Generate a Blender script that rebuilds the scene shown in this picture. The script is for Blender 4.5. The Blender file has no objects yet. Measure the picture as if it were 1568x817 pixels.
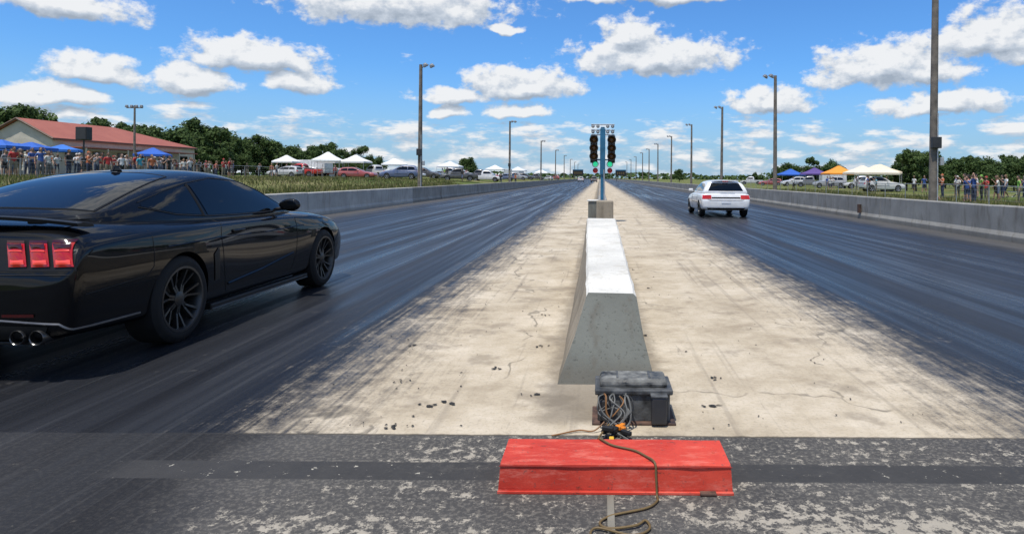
import bpy, bmesh, math, random
from math import radians, sin, cos, pi
from mathutils import Vector, Matrix, noise as mnoise
from mathutils.bvhtree import BVHTree
random.seed(7)
S = bpy.context.scene
COL = S.collection

# ------------------------------------------------------------------ node helpers
class NT:
    def __init__(s, tree): s.t = tree; s.N = tree.nodes; s.L = tree.links
    def setin(s, sock, v):
        if isinstance(v, bpy.types.NodeSocket): s.L.new(v, sock)
        else:
            if hasattr(sock.default_value, '__len__') and not hasattr(v, '__len__'): v = [v]*len(sock.default_value)
            if hasattr(v, '__len__') and len(sock.default_value) == 4 and len(v) == 3: v = (*v, 1)
            sock.default_value = v
    def math(s, op, a, b=0.0, c=None, clamp=False):
        n = s.N.new('ShaderNodeMath'); n.operation = op; n.use_clamp = clamp
        s.setin(n.inputs[0], a); s.setin(n.inputs[1], b)
        if c is not None: s.setin(n.inputs[2], c)
        return n.outputs[0]
    def vm(s, op, a, b=(0, 0, 0), c=None):
        n = s.N.new('ShaderNodeVectorMath'); n.operation = op
        s.setin(n.inputs[0], a); s.setin(n.inputs[1], b)
        if c is not None: s.setin(n.inputs[2], c)
        return n.outputs['Value'] if op in ('LENGTH', 'DOT_PRODUCT') else n.outputs[0]
    def noise(s, vec, scale=1, detail=4, rough=.55, out='Fac', dist=0):
        n = s.N.new('ShaderNodeTexNoise'); s.setin(n.inputs['Vector'], vec)
        n.inputs['Scale'].default_value = scale; n.inputs['Detail'].default_value = detail
        n.inputs['Roughness'].default_value = rough; n.inputs['Distortion'].default_value = dist
        return n.outputs[out]
    def mr(s, v, a, b, c=0, d=1, smooth=True):
        n = s.N.new('ShaderNodeMapRange'); n.interpolation_type = 'SMOOTHSTEP' if smooth else 'LINEAR'
        n.clamp = True
        s.setin(n.inputs[0], v); s.setin(n.inputs[1], a); s.setin(n.inputs[2], b); s.setin(n.inputs[3], c); s.setin(n.inputs[4], d)
        return n.outputs[0]
    def mix(s, f, a, b, mode='MIX'):
        n = s.N.new('ShaderNodeMix'); n.data_type = 'RGBA'; n.blend_type = mode
        s.setin(n.inputs[0], f); s.setin(n.inputs[6], a); s.setin(n.inputs[7], b)
        return n.outputs[2]
    def ramp(s, f, stops, const=False):
        n = s.N.new('ShaderNodeValToRGB'); s.setin(n.inputs[0], f)
        e = n.color_ramp.elements
        if const: n.color_ramp.interpolation = 'CONSTANT'
        while len(e) < len(stops): e.new(.5)
        for i, (p, c) in enumerate(stops): e[i].position = p; e[i].color = (*c, 1)
        return n.outputs[0]
    def sep(s, v):
        n = s.N.new('ShaderNodeSeparateXYZ'); s.setin(n.inputs[0], v); return n.outputs
    def comb(s, x, y, z=0.0):
        n = s.N.new('ShaderNodeCombineXYZ'); s.setin(n.inputs[0], x); s.setin(n.inputs[1], y); s.setin(n.inputs[2], z); return n.outputs[0]
    def pos(s): return s.N.new('ShaderNodeNewGeometry').outputs['Position']
    def obj(s): return s.N.new('ShaderNodeTexCoord').outputs['Object']
    def bump(s, h, st=.3, d=.02):
        n = s.N.new('ShaderNodeBump'); s.setin(n.inputs['Height'], h)
        n.inputs['Strength'].default_value = st; n.inputs['Distance'].default_value = d
        return n.outputs[0]

def newmat(name):
    m = bpy.data.materials.new(name); m.use_nodes = True
    nt = NT(m.node_tree); b = m.node_tree.nodes['Principled BSDF']
    return m, nt, b

def mat(name, col, rough=.6, metal=0, var=.15, scale=6, bump=0, coat=0, spec=None, emit=None, trans=0):
    m, nt, b = newmat(name)
    o = nt.obj()
    n = nt.noise(o, scale, 3)
    c2 = tuple(max(0, c*(1-var*1.6)) for c in col); c1 = tuple(min(1, c*(1+var)) for c in col)
    nt.setin(b.inputs['Base Color'], nt.ramp(n, [(.3, c2), (.7, c1)]))
    b.inputs['Metallic'].default_value = metal
    nt.setin(b.inputs['Roughness'], nt.mr(n, .3, .7, max(0, rough*(1-var*.6)), min(1, rough*(1+var*.6))))
    if coat:
        b.inputs['Coat Weight'].default_value = coat; b.inputs['Coat Roughness'].default_value = .03
    if spec is not None: b.inputs['Specular IOR Level'].default_value = spec
    if bump: nt.setin(b.inputs['Normal'], nt.bump(nt.noise(o, scale*4, 4), bump, .01))
    if emit: nt.setin(b.inputs['Emission Color'], emit[0]); b.inputs['Emission Strength'].default_value = emit[1]
    return m

# ------------------------------------------------------------------ mesh helpers
def link(o, parent=None):
    COL.objects.link(o)
    if parent: o.parent = parent
    return o
def empty(name, loc=(0, 0, 0), rz=0):
    e = bpy.data.objects.new(name, None); e.location = loc; e.rotation_euler = (0, 0, rz); e.empty_display_size = .2
    return link(e)
def mesh(name, V, F, mats, parent=None, smooth=False, fm=None, loc=(0, 0, 0), angle=None):
    me = bpy.data.meshes.new(name); me.from_pydata([tuple(v) for v in V], [], F)
    for m in (mats if isinstance(mats, (list, tuple)) else [mats]): me.materials.append(m)
    if fm: me.polygons.foreach_set('material_index', fm)
    if smooth: me.polygons.foreach_set('use_smooth', [True]*len(me.polygons))
    me.update()
    if angle: me.set_sharp_from_angle(angle=radians(angle))
    o = bpy.data.objects.new(name, me); o.location = loc
    return link(o, parent)
def fixn(o):
    bm = bmesh.new(); bm.from_mesh(o.data); bmesh.ops.recalc_face_normals(bm, faces=bm.faces); bm.to_mesh(o.data); bm.free()
def box(name, c, s, m, parent=None, bev=0, rot=None, taper=None):
    bm = bmesh.new(); bmesh.ops.create_cube(bm, size=1)
    for v in bm.verts:
        k = taper if (taper and v.co.z > 0) else (1, 1)
        v.co = Vector((v.co.x*s[0]*k[0], v.co.y*s[1]*k[1], v.co.z*s[2]))
    if bev: bmesh.ops.bevel(bm, geom=bm.edges[:], offset=bev, segments=2, affect='EDGES', profile=.5)
    if rot: bmesh.ops.rotate(bm, verts=bm.verts, matrix=rot)
    bmesh.ops.translate(bm, verts=bm.verts, vec=c)
    me = bpy.data.meshes.new(name); bm.to_mesh(me); bm.free(); me.materials.append(m)
    return link(bpy.data.objects.new(name, me), parent)
def tube(name, pts, radii, m, parent=None, seg=8, smooth=True):
    V = []; F = []
    n = len(pts); pts = [Vector(p) for p in pts]
    if not hasattr(radii, '__len__'): radii = [radii]*n
    up = None
    for i, p in enumerate(pts):
        d = (pts[min(i+1, n-1)]-pts[max(i-1, 0)]).normalized()
        if up is None: up = Vector((1, 0, 0)) if abs(d.x) < .8 else Vector((0, 0, 1))
        a = (up - d*up.dot(d)).normalized(); b = d.cross(a); up = a
        for k in range(seg):
            t = 2*pi*k/seg; V.append(p+(a*cos(t)+b*sin(t))*radii[i])
    for i in range(n-1):
        for k in range(seg):
            F.append((i*seg+k, i*seg+(k+1) % seg, (i+1)*seg+(k+1) % seg, (i+1)*seg+k))
    F.append(tuple(range(seg-1, -1, -1))); F.append(tuple(range((n-1)*seg, n*seg)))
    return mesh(name, V, F, m, parent, smooth, angle=50 if smooth else None)
def spline(pts, k=8):
    pts = [Vector(p) for p in pts]; out = []
    for i in range(len(pts)-1):
        p0 = pts[max(i-1, 0)]; p1 = pts[i]; p2 = pts[i+1]; p3 = pts[min(i+2, len(pts)-1)]
        for j in range(k):
            t = j/k
            out.append(.5*((2*p1)+(p2-p0)*t+(2*p0-5*p1+4*p2-p3)*t*t+(3*p1-p0-3*p2+p3)*t**3))
    out.append(pts[-1]); return out
def lathe(name, prof, m, parent=None, seg=40, axis='X', c=(0, 0, 0), smooth=True):
    V = []; F = []; n = len(prof)
    for k in range(seg):
        t = 2*pi*k/seg
        for (a, r) in prof:
            if axis == 'X': V.append((c[0]+a, c[1]+r*cos(t), c[2]+r*sin(t)))
            elif axis == 'Y': V.append((c[0]+r*cos(t), c[1]+a, c[2]+r*sin(t)))
            else: V.append((c[0]+r*cos(t), c[1]+r*sin(t), c[2]+a))
    for k in range(seg):
        k2 = (k+1) % seg
        for i in range(n-1): F.append((k*n+i, k*n+i+1, k2*n+i+1, k2*n+i))
    o = mesh(name, V, F, m, parent, smooth); fixn(o)
    if smooth: o.data.set_sharp_from_angle(angle=radians(35))
    return o
def evalmesh(o):
    dg = bpy.context.evaluated_depsgraph_get(); dg.update()
    me = bpy.data.meshes.new_from_object(o.evaluated_get(dg)); o.modifiers.clear(); o.data = me; return o
def join(objs, name):
    bpy.ops.object.select_all(action='DESELECT')
    for o in objs: o.select_set(True)
    bpy.context.view_layer.objects.active = objs[0]
    bpy.ops.object.join(); o = objs[0]; o.name = name; o.data.name = name; return o

# ------------------------------------------------------------------ world
SUN_EL, SUN_AZ = 71, 205     # azimuth clockwise from +Y : behind the camera, a little left
w = bpy.data.worlds.new('World'); S.world = w; w.use_nodes = True
w.cycles.sampling_method = 'MANUAL'; w.cycles.sample_map_resolution = 256
nt = NT(w.node_tree); bg = nt.N['Background']
sky = nt.N.new('ShaderNodeTexSky'); sky.sky_type = 'NISHITA'; sky.sun_disc = False
sky.sun_elevation = radians(SUN_EL); sky.sun_rotation = radians(SUN_AZ)
sky.air_density = 1.0; sky.dust_density = .6; sky.ozone_density = 2.2
# cloud density group : vector (azimuth, elevation) in degrees -> density
g = bpy.data.node_groups.new('cloud_density', 'ShaderNodeTree')
g.interface.new_socket('P', in_out='INPUT', socket_type='NodeSocketVector')
g.interface.new_socket('D', in_out='OUTPUT', socket_type='NodeSocketFloat')
gn = NT(g); gi = g.nodes.new('NodeGroupInput'); go = g.nodes.new('NodeGroupOutput')
P = gi.outputs[0]
warp = gn.vm('SUBTRACT', gn.noise(P, .35, 2, .5, 'Color'), (.5, .5, .5))
Pw = gn.vm('MULTIPLY_ADD', warp, (2.8, 1.5, 0), P)
clouds = [(-17.6, 13.8, 10.5, 3.0), (4.7, 10.1, 7.6, 2.5), (2.6, 11.9, 2.8, 2.2), (-6.7, 7.7, 6.0, 1.9),
          (-12.8, 6.8, 3.2, 1.1), (-27.8, 8.8, 5.4, 1.8), (-24.8, 7.2, 2.8, 1.4), (-37.5, 7.0, 2.8, 1.5), (-39.5, 11.2, 4.4, 1.6),
          (24.0, 8.6, 6.4, 2.6), (31.5, 10.2, 5.0, 2.9), (14.7, 6.4, 4.0, 1.5), (27.5, 5.6, 4.8, 1.3), (-8.4, 12.6, 1.8, .6),
          (5, 15.4, 9, 1.2), (-13.1, 5.4, 1.7, .9), (-7.3, 5.6, 3.1, 1.0), (-32.1, 6.6, 3.0, 1.7), (-40, 5.0, 3.6, 1.1)]
B = None
for (a, e, ra, re) in clouds:
    q = gn.vm('MULTIPLY_ADD', Pw, (1/ra, 1/re, 0), (-a/ra, -e/re, 0))
    q = gn.vm('MINIMUM', q, gn.vm('MULTIPLY', q, (1, 2.1, 1)))
    l = gn.vm('LENGTH', q)
    B = l if B is None else gn.math('MINIMUM', B, l)
B = gn.math('SUBTRACT', 1.0, B)
B = gn.math('MAXIMUM', B, -1.4)
az_, el = gn.sep(P)[:2]
# the sky outside the forward sector: clouds from a broad noise
broad = gn.math('MULTIPLY', gn.math('SUBTRACT', gn.noise(gn.vm('MULTIPLY', P, (.035, .07, 0)), 1, 1), .53), 7)
outside = gn.math('MAXIMUM', gn.mr(gn.math('ABSOLUTE', az_), 46, 54), gn.mr(el, 18, 22))
B = gn.math('MAXIMUM', B, gn.math('ADD', broad, gn.math('MULTIPLY', gn.math('SUBTRACT', outside, 1), 9)))
fb = gn.noise(gn.vm('MULTIPLY', P, (.50, .70, 0)), 1, 5, .60)
D1 = gn.math('ADD', gn.math('MULTIPLY', B, 1.45), gn.math('MULTIPLY', gn.math('SUBTRACT', fb, .43), 2.7))
n2 = gn.noise(gn.vm('MULTIPLY', P, (.26, .85, 0)), 1, 5, .6)
band = gn.mr(el, 3.8, 6.5, .0, -.7)
L = gn.math('ADD', gn.math('MULTIPLY', gn.math('SUBTRACT', n2, .44), 3.2), band)
L = gn.math('MULTIPLY', L, gn.mr(el, -.5, 1.2, .5, 1.0))
gn.L.new(gn.math('MAXIMUM', D1, L), go.inputs[0])
def dens(v):
    n = nt.N.new('ShaderNodeGroup'); n.node_tree = g; nt.L.new(v, n.inputs[0]); return n.outputs[0]
d = nt.N.new('ShaderNodeTexCoord').outputs['Generated']
sx, sy, sz = nt.sep(d)[:3]
az = nt.math('MULTIPLY', nt.math('ARCTAN2', sx, sy), 57.2958)
elv = nt.math('MULTIPLY', nt.math('ARCSINE', sz), 57.2958)
PP = nt.comb(az, elv, 0)
D0 = dens(PP); Du = dens(nt.vm('ADD', PP, (-.2, .7, 0)))
alpha = nt.mr(D0, -.05, .55)
lit = nt.math('ADD', .50, nt.math('MULTIPLY', nt.math('SUBTRACT', D0, Du), .55), clamp=True)
ccol = nt.ramp(lit, [(.0, (3.6, 4.2, 5.0)), (.38, (5.6, 6.2, 7.0)), (.72, (8.9, 9.0, 9.1))])
skyc = nt.mix(1, sky.outputs[0], (.60, 1.10, 1.66), 'MULTIPLY')
haze = nt.mr(elv, -1, 10, .75, 0)
skyc = nt.mix(haze, skyc, (3.7, 5.3, 7.1))
nt.L.new(nt.mix(nt.math('MULTIPLY', alpha, .96), skyc, ccol), bg.inputs[0])
bg.inputs[1].default_value = .1

sd = bpy.data.lights.new('sun', 'SUN'); sd.energy = 4.6; sd.angle = radians(.5); sd.color = (1, .95, .87)
so = bpy.data.objects.new('sun', sd); link(so)
dirv = Vector((sin(radians(SUN_AZ))*cos(radians(SUN_EL)), cos(radians(SUN_AZ))*cos(radians(SUN_EL)), sin(radians(SUN_EL))))
so.rotation_euler = dirv.to_track_quat('Z', 'Y').to_euler(); so.location = dirv*30

# ------------------------------------------------------------------ camera
cd = bpy.data.cameras.new('camera'); co = bpy.data.objects.new('camera', cd); link(co); S.camera = co
cd.sensor_width = 36; cd.lens = 22.96; cd.clip_end = 6000; cd.clip_start = .05
cd.shift_x = -.0855; cd.shift_y = -.087
co.matrix_world = Matrix.Translation((0, 0, 1.35)) @ Matrix.Rotation(radians(90), 4, 'X') @ Matrix.Rotation(radians(.4), 4, 'Z')
S.view_settings.view_transform = 'Standard'; S.view_settings.look = 'None'; S.view_settings.exposure = 0

# ------------------------------------------------------------------ ground materials
def grass_mat(name):
    m, nt, b = newmat(name); p = nt.pos()
    n1 = nt.noise(p, .08, 3); n2 = nt.noise(p, 1.2, 4, .7); n3 = nt.noise(p, 14, 2, .7)
    f = nt.math('ADD', nt.math('MULTIPLY', n1, .5), nt.math('ADD', nt.math('MULTIPLY', n2, .3), nt.math('MULTIPLY', n3, .3)))
    c = nt.ramp(f, [(.38, (.045, .075, .02)), (.52, (.10, .13, .035)), (.62, (.18, .17, .07)), (.75, (.25, .21, .12))])
    nt.setin(b.inputs['Base Color'], c); b.inputs['Roughness'].default_value = .95
    b.inputs['Specular IOR Level'].default_value = .1
    nt.setin(b.inputs['Normal'], nt.bump(n3, .8, .1))
    return m
M_grass = grass_mat('grass_field')

def track_mat():
    m, nt, b = newmat('rubbered_track'); p = nt.pos(); x, y, z = nt.sep(p)[:3]
    streak = nt.noise(nt.vm('MULTIPLY', p, (3.2, .05, 1)), 1, 4, .65)
    streakf = nt.noise(nt.vm('MULTIPLY', p, (26, .5, 1)), 1, 3, .65)
    bandn = nt.noise(nt.vm('MULTIPLY', p, (.75, .012, 1)), 1, 2, .5)
    blot = nt.noise(p, 1.1, 5, .65); fine = nt.noise(p, 45, 3, .7); mid = nt.noise(p, 7, 4, .7)
    # concrete
    conc = nt.ramp(nt.math('ADD', nt.math('MULTIPLY', blot, .7), nt.math('MULTIPLY', mid, .3)), [(.3, (.28, .225, .155)), (.48, (.44, .37, .27)), (.64, (.56, .485, .375))])
    conc = nt.mix(nt.mr(fine, .36, .48, .28, 0), conc, (.20, .165, .12))
    stain = nt.mr(nt.noise(p, 1.7, 4, .68), .53, .66, 0, .5)
    conc = nt.mix(stain, conc, (.19, .155, .115))
    drag = nt.noise(nt.vm('MULTIPLY', p, (9, 1.0, 1)), 1, 5, .75)
    dragm = nt.math('MULTIPLY', nt.mr(drag, .60, .70, 0, .55), nt.mr(blot, .42, .60, .2, 1))
    conc = nt.mix(dragm, conc, (.12, .10, .08))
    skid = nt.noise(nt.vm('MULTIPLY', p, (7, .16, 1)), 1, 3, .6)
    conc = nt.mix(nt.mr(skid, .58, .68, 0, .30), conc, (.13, .11, .09))
    vo = nt.N.new('ShaderNodeTexVoronoi'); vo.feature = 'DISTANCE_TO_EDGE'; vo.inputs['Scale'].default_value = .38
    nt.setin(vo.inputs['Vector'], nt.vm('ADD', p, nt.vm('MULTIPLY', nt.noise(p, 1.5, 3, .6, 'Color'), (.9, .9, 0))))
    crack = nt.mr(vo.outputs['Distance'], .0015, .007, .6, 0)
    conc = nt.mix(nt.math('MULTIPLY', crack, nt.mr(blot, .46, .56)), conc, (.08, .07, .055))
    # dirt gathered along the foot of the centre barrier
    foot = nt.math('MULTIPLY', nt.mr(nt.math('ADD', nt.math('ABSOLUTE', nt.math('SUBTRACT', x, .05)), nt.math('MULTIPLY', mid, .18)), .40, .56, .6, 0), nt.mr(y, 3.5, 3.7))
    conc = nt.mix(foot, conc, (.13, .11, .085))
    # rubber
    rub = nt.ramp(streak, [(.32, (.0035, .004, .005)), (.48, (.008, .0085, .0105)), (.60, (.017, .0185, .022)), (.72, (.048, .051, .057))])
    rub = nt.mix(nt.mr(bandn, .44, .60, 0, .5), rub, (.028, .030, .035))
    rub = nt.mix(nt.mr(streakf, .54, .72, 0, .4), rub, (.055, .056, .058))
    rub = nt.mix(nt.mr(nt.math('MULTIPLY', mid, nt.math('ADD', blot, .5)), .60, .80, 0, .4), rub, (.09, .085, .08))
    ax = nt.math('ABSOLUTE', nt.math('ADD', x, .2))
    outer = nt.math('MULTIPLY', nt.mr(nt.math('ADD', ax, nt.math('MULTIPLY', nt.math('SUBTRACT', blot, .5), .9)), 7.9, 8.9), .55)
    rub = nt.mix(outer, rub, (.13, .125, .12))
    # median edges
    wob = nt.math('ADD', nt.math('MULTIPLY', nt.math('SUBTRACT', streakf, .5), .9),
                  nt.math('ADD', nt.math('MULTIPLY', nt.math('SUBTRACT', drag, .5), 1.1),
                          nt.math('MULTIPLY', nt.math('SUBTRACT', mid, .5), .8)))
    wob = nt.math('ADD', wob, nt.math('MULTIPLY', nt.math('SUBTRACT', fine, .5), .5))
    wob = nt.math('ADD', wob, nt.math('MULTIPLY', nt.math('SUBTRACT', blot, .5), .6))
    xl = nt.math('ADD', x, wob); xr = nt.math('SUBTRACT', x, wob)
    med = nt.math('MULTIPLY', nt.mr(xl, -2.10, -1.1), nt.mr(xr, 2.80, 1.75))
    col = nt.mix(med, rub, conc)
    # start-line apron
    pale = nt.mix(mid, (.27, .24, .19), (.47, .42, .34)); grey = nt.mix(blot, (.030, .029, .029), (.095, .09, .083))
    dots = nt.noise(p, 15, 5, .8); big = nt.noise(nt.vm('MULTIPLY', p, (.9, 2.2, 1)), 1, 3)
    thr = nt.math('ADD', .515, nt.mr(y, 2.45, 2.78, 0, .055))
    thr = nt.math('SUBTRACT', thr, nt.math('MULTIPLY', nt.math('SUBTRACT', big, .5), .34))
    thr = nt.math('ADD', thr, nt.mr(x, -.8, -2.0, 0, .10))
    thr = nt.math('SUBTRACT', thr, nt.mr(x, .6, 1.8, 0, .03))
    sp = nt.mr(nt.math('SUBTRACT', dots, thr), -.025, .05)
    ap = nt.mix(nt.math('MULTIPLY', sp, .82), nt.mix(nt.mr(fine, .46, .62, 0, .4), grey, (.21, .19, .16)), pale)
    lft = nt.mr(nt.math('ADD', x, nt.math('MULTIPLY', nt.math('SUBTRACT', blot, .5), 1.6)), -1.2, -2.1)
    ap = nt.mix(nt.math('MULTIPLY', lft, .85), ap, rub)
    strip = nt.math('MULTIPLY', nt.mr(y, 2.905, 2.915), nt.mr(y, 3.10, 3.085))
    strip = nt.math('MULTIPLY', strip, nt.math('MULTIPLY', nt.mr(x, -2.3, -2.1), nt.mr(x, 2.18, 2.1)))
    stripc = nt.mix(nt.mr(dots, .62, .66), nt.mix(mid, (.028, .028, .029), (.06, .058, .056)), (.42, .39, .32))
    ap = nt.mix(nt.math('MULTIPLY', strip, .93), ap, stripc)
    isap = nt.mr(nt.math('ADD', y, nt.math('MULTIPLY', mid, .03)), 3.435, 3.425)
    col = nt.mix(isap, col, ap)
    jt = nt.mr(nt.math('ABSOLUTE', nt.math('SUBTRACT', y, nt.math('SUBTRACT', 3.435, nt.math('MULTIPLY', mid, .03)))), .004, .014, .8, 0)
    col = nt.mix(nt.math('MULTIPLY', jt, nt.mr(x, -2.4, -1.8)), col, (.04, .036, .03))
    nt.setin(b.inputs['Base Color'], col)
    r = nt.mr(streak, .34, .66, .17, .50); r = nt.math('ADD', r, nt.math('MULTIPLY', fine, .14))
    dry = nt.math('MAXIMUM', med, nt.math('MAXIMUM', nt.math('MULTIPLY', isap, .75), outer))
    r = nt.math('ADD', nt.math('MULTIPLY', r, nt.math('SUBTRACT', 1, dry)), nt.math('MULTIPLY', dry, .85))
    nt.setin(b.inputs['Roughness'], r)
    nt.setin(b.inputs['Specular IOR Level'], nt.mr(dry, 0, 1, .27, .16))
    nt.setin(b.inputs['Normal'], nt.bump(nt.noise(p, 30, 3, .75), .35, .013))
    return m
M_track = track_mat()

def conc_mat(name, c, dirt=(.2, .17, .13), pitted=True):
    m, nt, b = newmat(name); p = nt.pos()
    n1 = nt.noise(p, 1.3, 4); n2 = nt.noise(nt.vm('MULTIPLY', p, (6, 6, 1.2)), 1, 5, .65); n3 = nt.noise(p, 40, 3, .7)
    col = nt.ramp(n1, [(.3, tuple(v*.75 for v in c)), (.7, tuple(min(1, v*1.1) for v in c))])
    col = nt.mix(nt.mr(n2, .50, .70, 0, .6), col, dirt)
    col = nt.mix(nt.mr(n3, .32, .42, .6, 0), col, tuple(v*.4 for v in c))
    z = nt.sep(p)[2]
    col = nt.mix(nt.mr(nt.math('ADD', z, nt.math('MULTIPLY', n2, .12)), .10, .22, .45, 0), col, dirt)
    nt.setin(b.inputs['Base Color'], col); b.inputs['Roughness'].default_value = .85
    b.inputs['Specular IOR Level'].default_value = .25
    nt.setin(b.inputs['Normal'], nt.bump(n3, .5, .006))
    return m
M_wall = conc_mat('barrier_concrete', (.30, .29, .265), (.13, .11, .085))
M_wall2 = conc_mat('barrier_concrete_new', (.42, .41, .38), (.25, .23, .20))
M_cgrey = conc_mat('grey_concrete', (.155, .16, .14), (.10, .085, .065))
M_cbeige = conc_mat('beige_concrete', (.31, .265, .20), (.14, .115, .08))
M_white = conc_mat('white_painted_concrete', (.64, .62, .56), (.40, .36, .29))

# terrain
def tz(x, y):
    if x < -10:
        t = min(1, (-10-x)/14); z = 1.0*t*t*(3-2*t)
        t2 = min(1, max(0, (-24-x)/20)); z += .25*t2
    elif x > 10:
        t = min(1, (x-10)/25); z = -.1+.15*t
    else: z = -.03
    if abs(x) > 10: z += .06*mnoise.noise(Vector((x*.15, y*.15, 0)))
    return z
xs = [-3000, -1200, -500, -250, -150]+[-100+2.5*i for i in range(36)]+[-10, -9.7, 9.1, 9.4]+[10+2.5*i for i in range(37)]+[150, 250, 500, 1200, 3000]
ys = [-200, -60]+[-20+5*i for i in range(60)]+[320, 400, 520, 700, 1000, 1500, 2500, 5000]
V = [(x, y, tz(x, y)) for y in ys for x in xs]; nx = len(xs)
F = [(j*nx+i, j*nx+i+1, (j+1)*nx+i+1, (j+1)*nx+i) for j in range(len(ys)-1) for i in range(nx-1)]
mesh('ground', V, F, M_grass, smooth=True)
mesh('drag_strip_road', [(-9.6, -20, 0), (9.05, -20, 0), (9.05, 700, 0), (-9.6, 700, 0)], [(0, 1, 2, 3)], M_track)

# side walls: segmented barriers
def side_wall(x0, y0, y1, h, seg, name, inner):
    e = empty(name); objs = []
    y = y0; i = 0
    while y < y1:
        L = seg if y < 120 else seg*5
        hh = h+random.uniform(-.012, .012); dx = random.uniform(-.012, .012)
        t0, t1 = .13, .17
        prof = [(-t1, -.05), (-t1, .12), (-t0, .22), (-t0, hh-.02), (-t0+.02, hh), (t0-.02, hh), (t0, hh-.02), (t0, .22), (t1, .12), (t1, -.05)]
        V = []; F = []
        for yy in (y+.008, y+L-.008):
            for (a, b) in prof: V.append((x0+a+dx, yy, b))
        n = len(prof)
        for k in range(n): F.append((k, (k+1) % n, n+(k+1) % n, n+k))
        F.append(tuple(range(n-1, -1, -1))); F.append(tuple(range(n, 2*n)))
        o = mesh('segment', V, F, M_wall2 if (inner == 'L' and y < 33.5) else M_wall, None); fixn(o); objs.append(o)
        y += L; i += 1
    o = join(objs, 'panels'); o.parent = e
    return e
wl = side_wall(-9.72, 3.5, 600, .80, 6, 'concrete_barrier_wall', 'L')
wr = side_wall(9.2, 3.1, 600, .78, 6, 'concrete_barrier_wall', 'R')

M_dark = mat('dark_metal', (.03, .03, .032), .5)
M_rust = mat('rusty_steel', (.09, .05, .035), .8, var=.5, scale=20)
for (y, z) in ((22.6, .35), (40, .35)):
    box('wall_outlet_box', (8.99, y, z), (.09, .14, .3), M_rust, wr, .01)

# ------------------------------------------------------------------ centre barrier
ce = empty('median_concrete_barrier', (0, 0, 0))
def csec(y, bl, br, tl, tr, h):
    sl = (tl-bl); sr = (br-tr)
    return [(bl, 0), (bl+sl*.08, .04), (bl+sl*.55, h*.5), (tl-.012, h-.02), (tl+.01, h), (tr-.01, h), (tr+.012, h-.02), (br-sr*.55, h*.5), (br-sr*.08, .04), (br, 0)]
rows = []
N = 22
for i in range(N+1):
    t = i/N; yb = 4.27+(11-4.27)*t
    h = .54+(.668-.54)*t; tl = -.078+(-.198+.078)*t; tr = .253+(.264-.253)*t
    bl = -.265-.02*t; br = .372+.0*t
    r = [(x+random.uniform(-.005, .005), yb + (.33*(1-t)**6)*(z/h), max(0, z+random.uniform(-.004, .003))) for (x, z) in csec(yb, bl, br, tl, tr, h)]
    rows.append(r)
V = [p for r in rows for p in r]; n = 10; F = []; fm = []
for i in range(N):
    for k in range(n-1):
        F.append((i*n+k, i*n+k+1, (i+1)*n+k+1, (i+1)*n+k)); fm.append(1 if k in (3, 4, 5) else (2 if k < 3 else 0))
F.append(tuple(range(n))); fm.append(0); F.append(tuple(range(N*n, (N+1)*n))); fm.append(0)
o = mesh('barrier_body', V, F, [M_cgrey, M_white, M_cbeige], ce, fm=fm); fixn(o)  # darker grey ends and right side, beige left side, white top
be = empty('concrete_block', (.10, 12.1, 0)); box('block', (0, 0, .465), (.325, .4, .93), M_cbeige, be, .02, taper=(.95, .95))
box('footing', (0, 0, .08), (.42, .5, .16), M_cgrey, be, .015)
be = empty('concrete_block', (-.14, 14.1, 0)); box('block', (0, 0, .42), (.2, .3, .85), M_cgrey, be, .02); box('cap', (0, 0, .86), (.24, .34, .03), M_white, be, .005)
fb_ = empty('median_guard_wall'); 
for k in range(30):
    y = 27+k*6.2
    box('segment', (.12, y, .28), (.62, 6.1, .56), M_cbeige if k % 3 else M_wall, fb_, .03, taper=(.5, 1))

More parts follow.
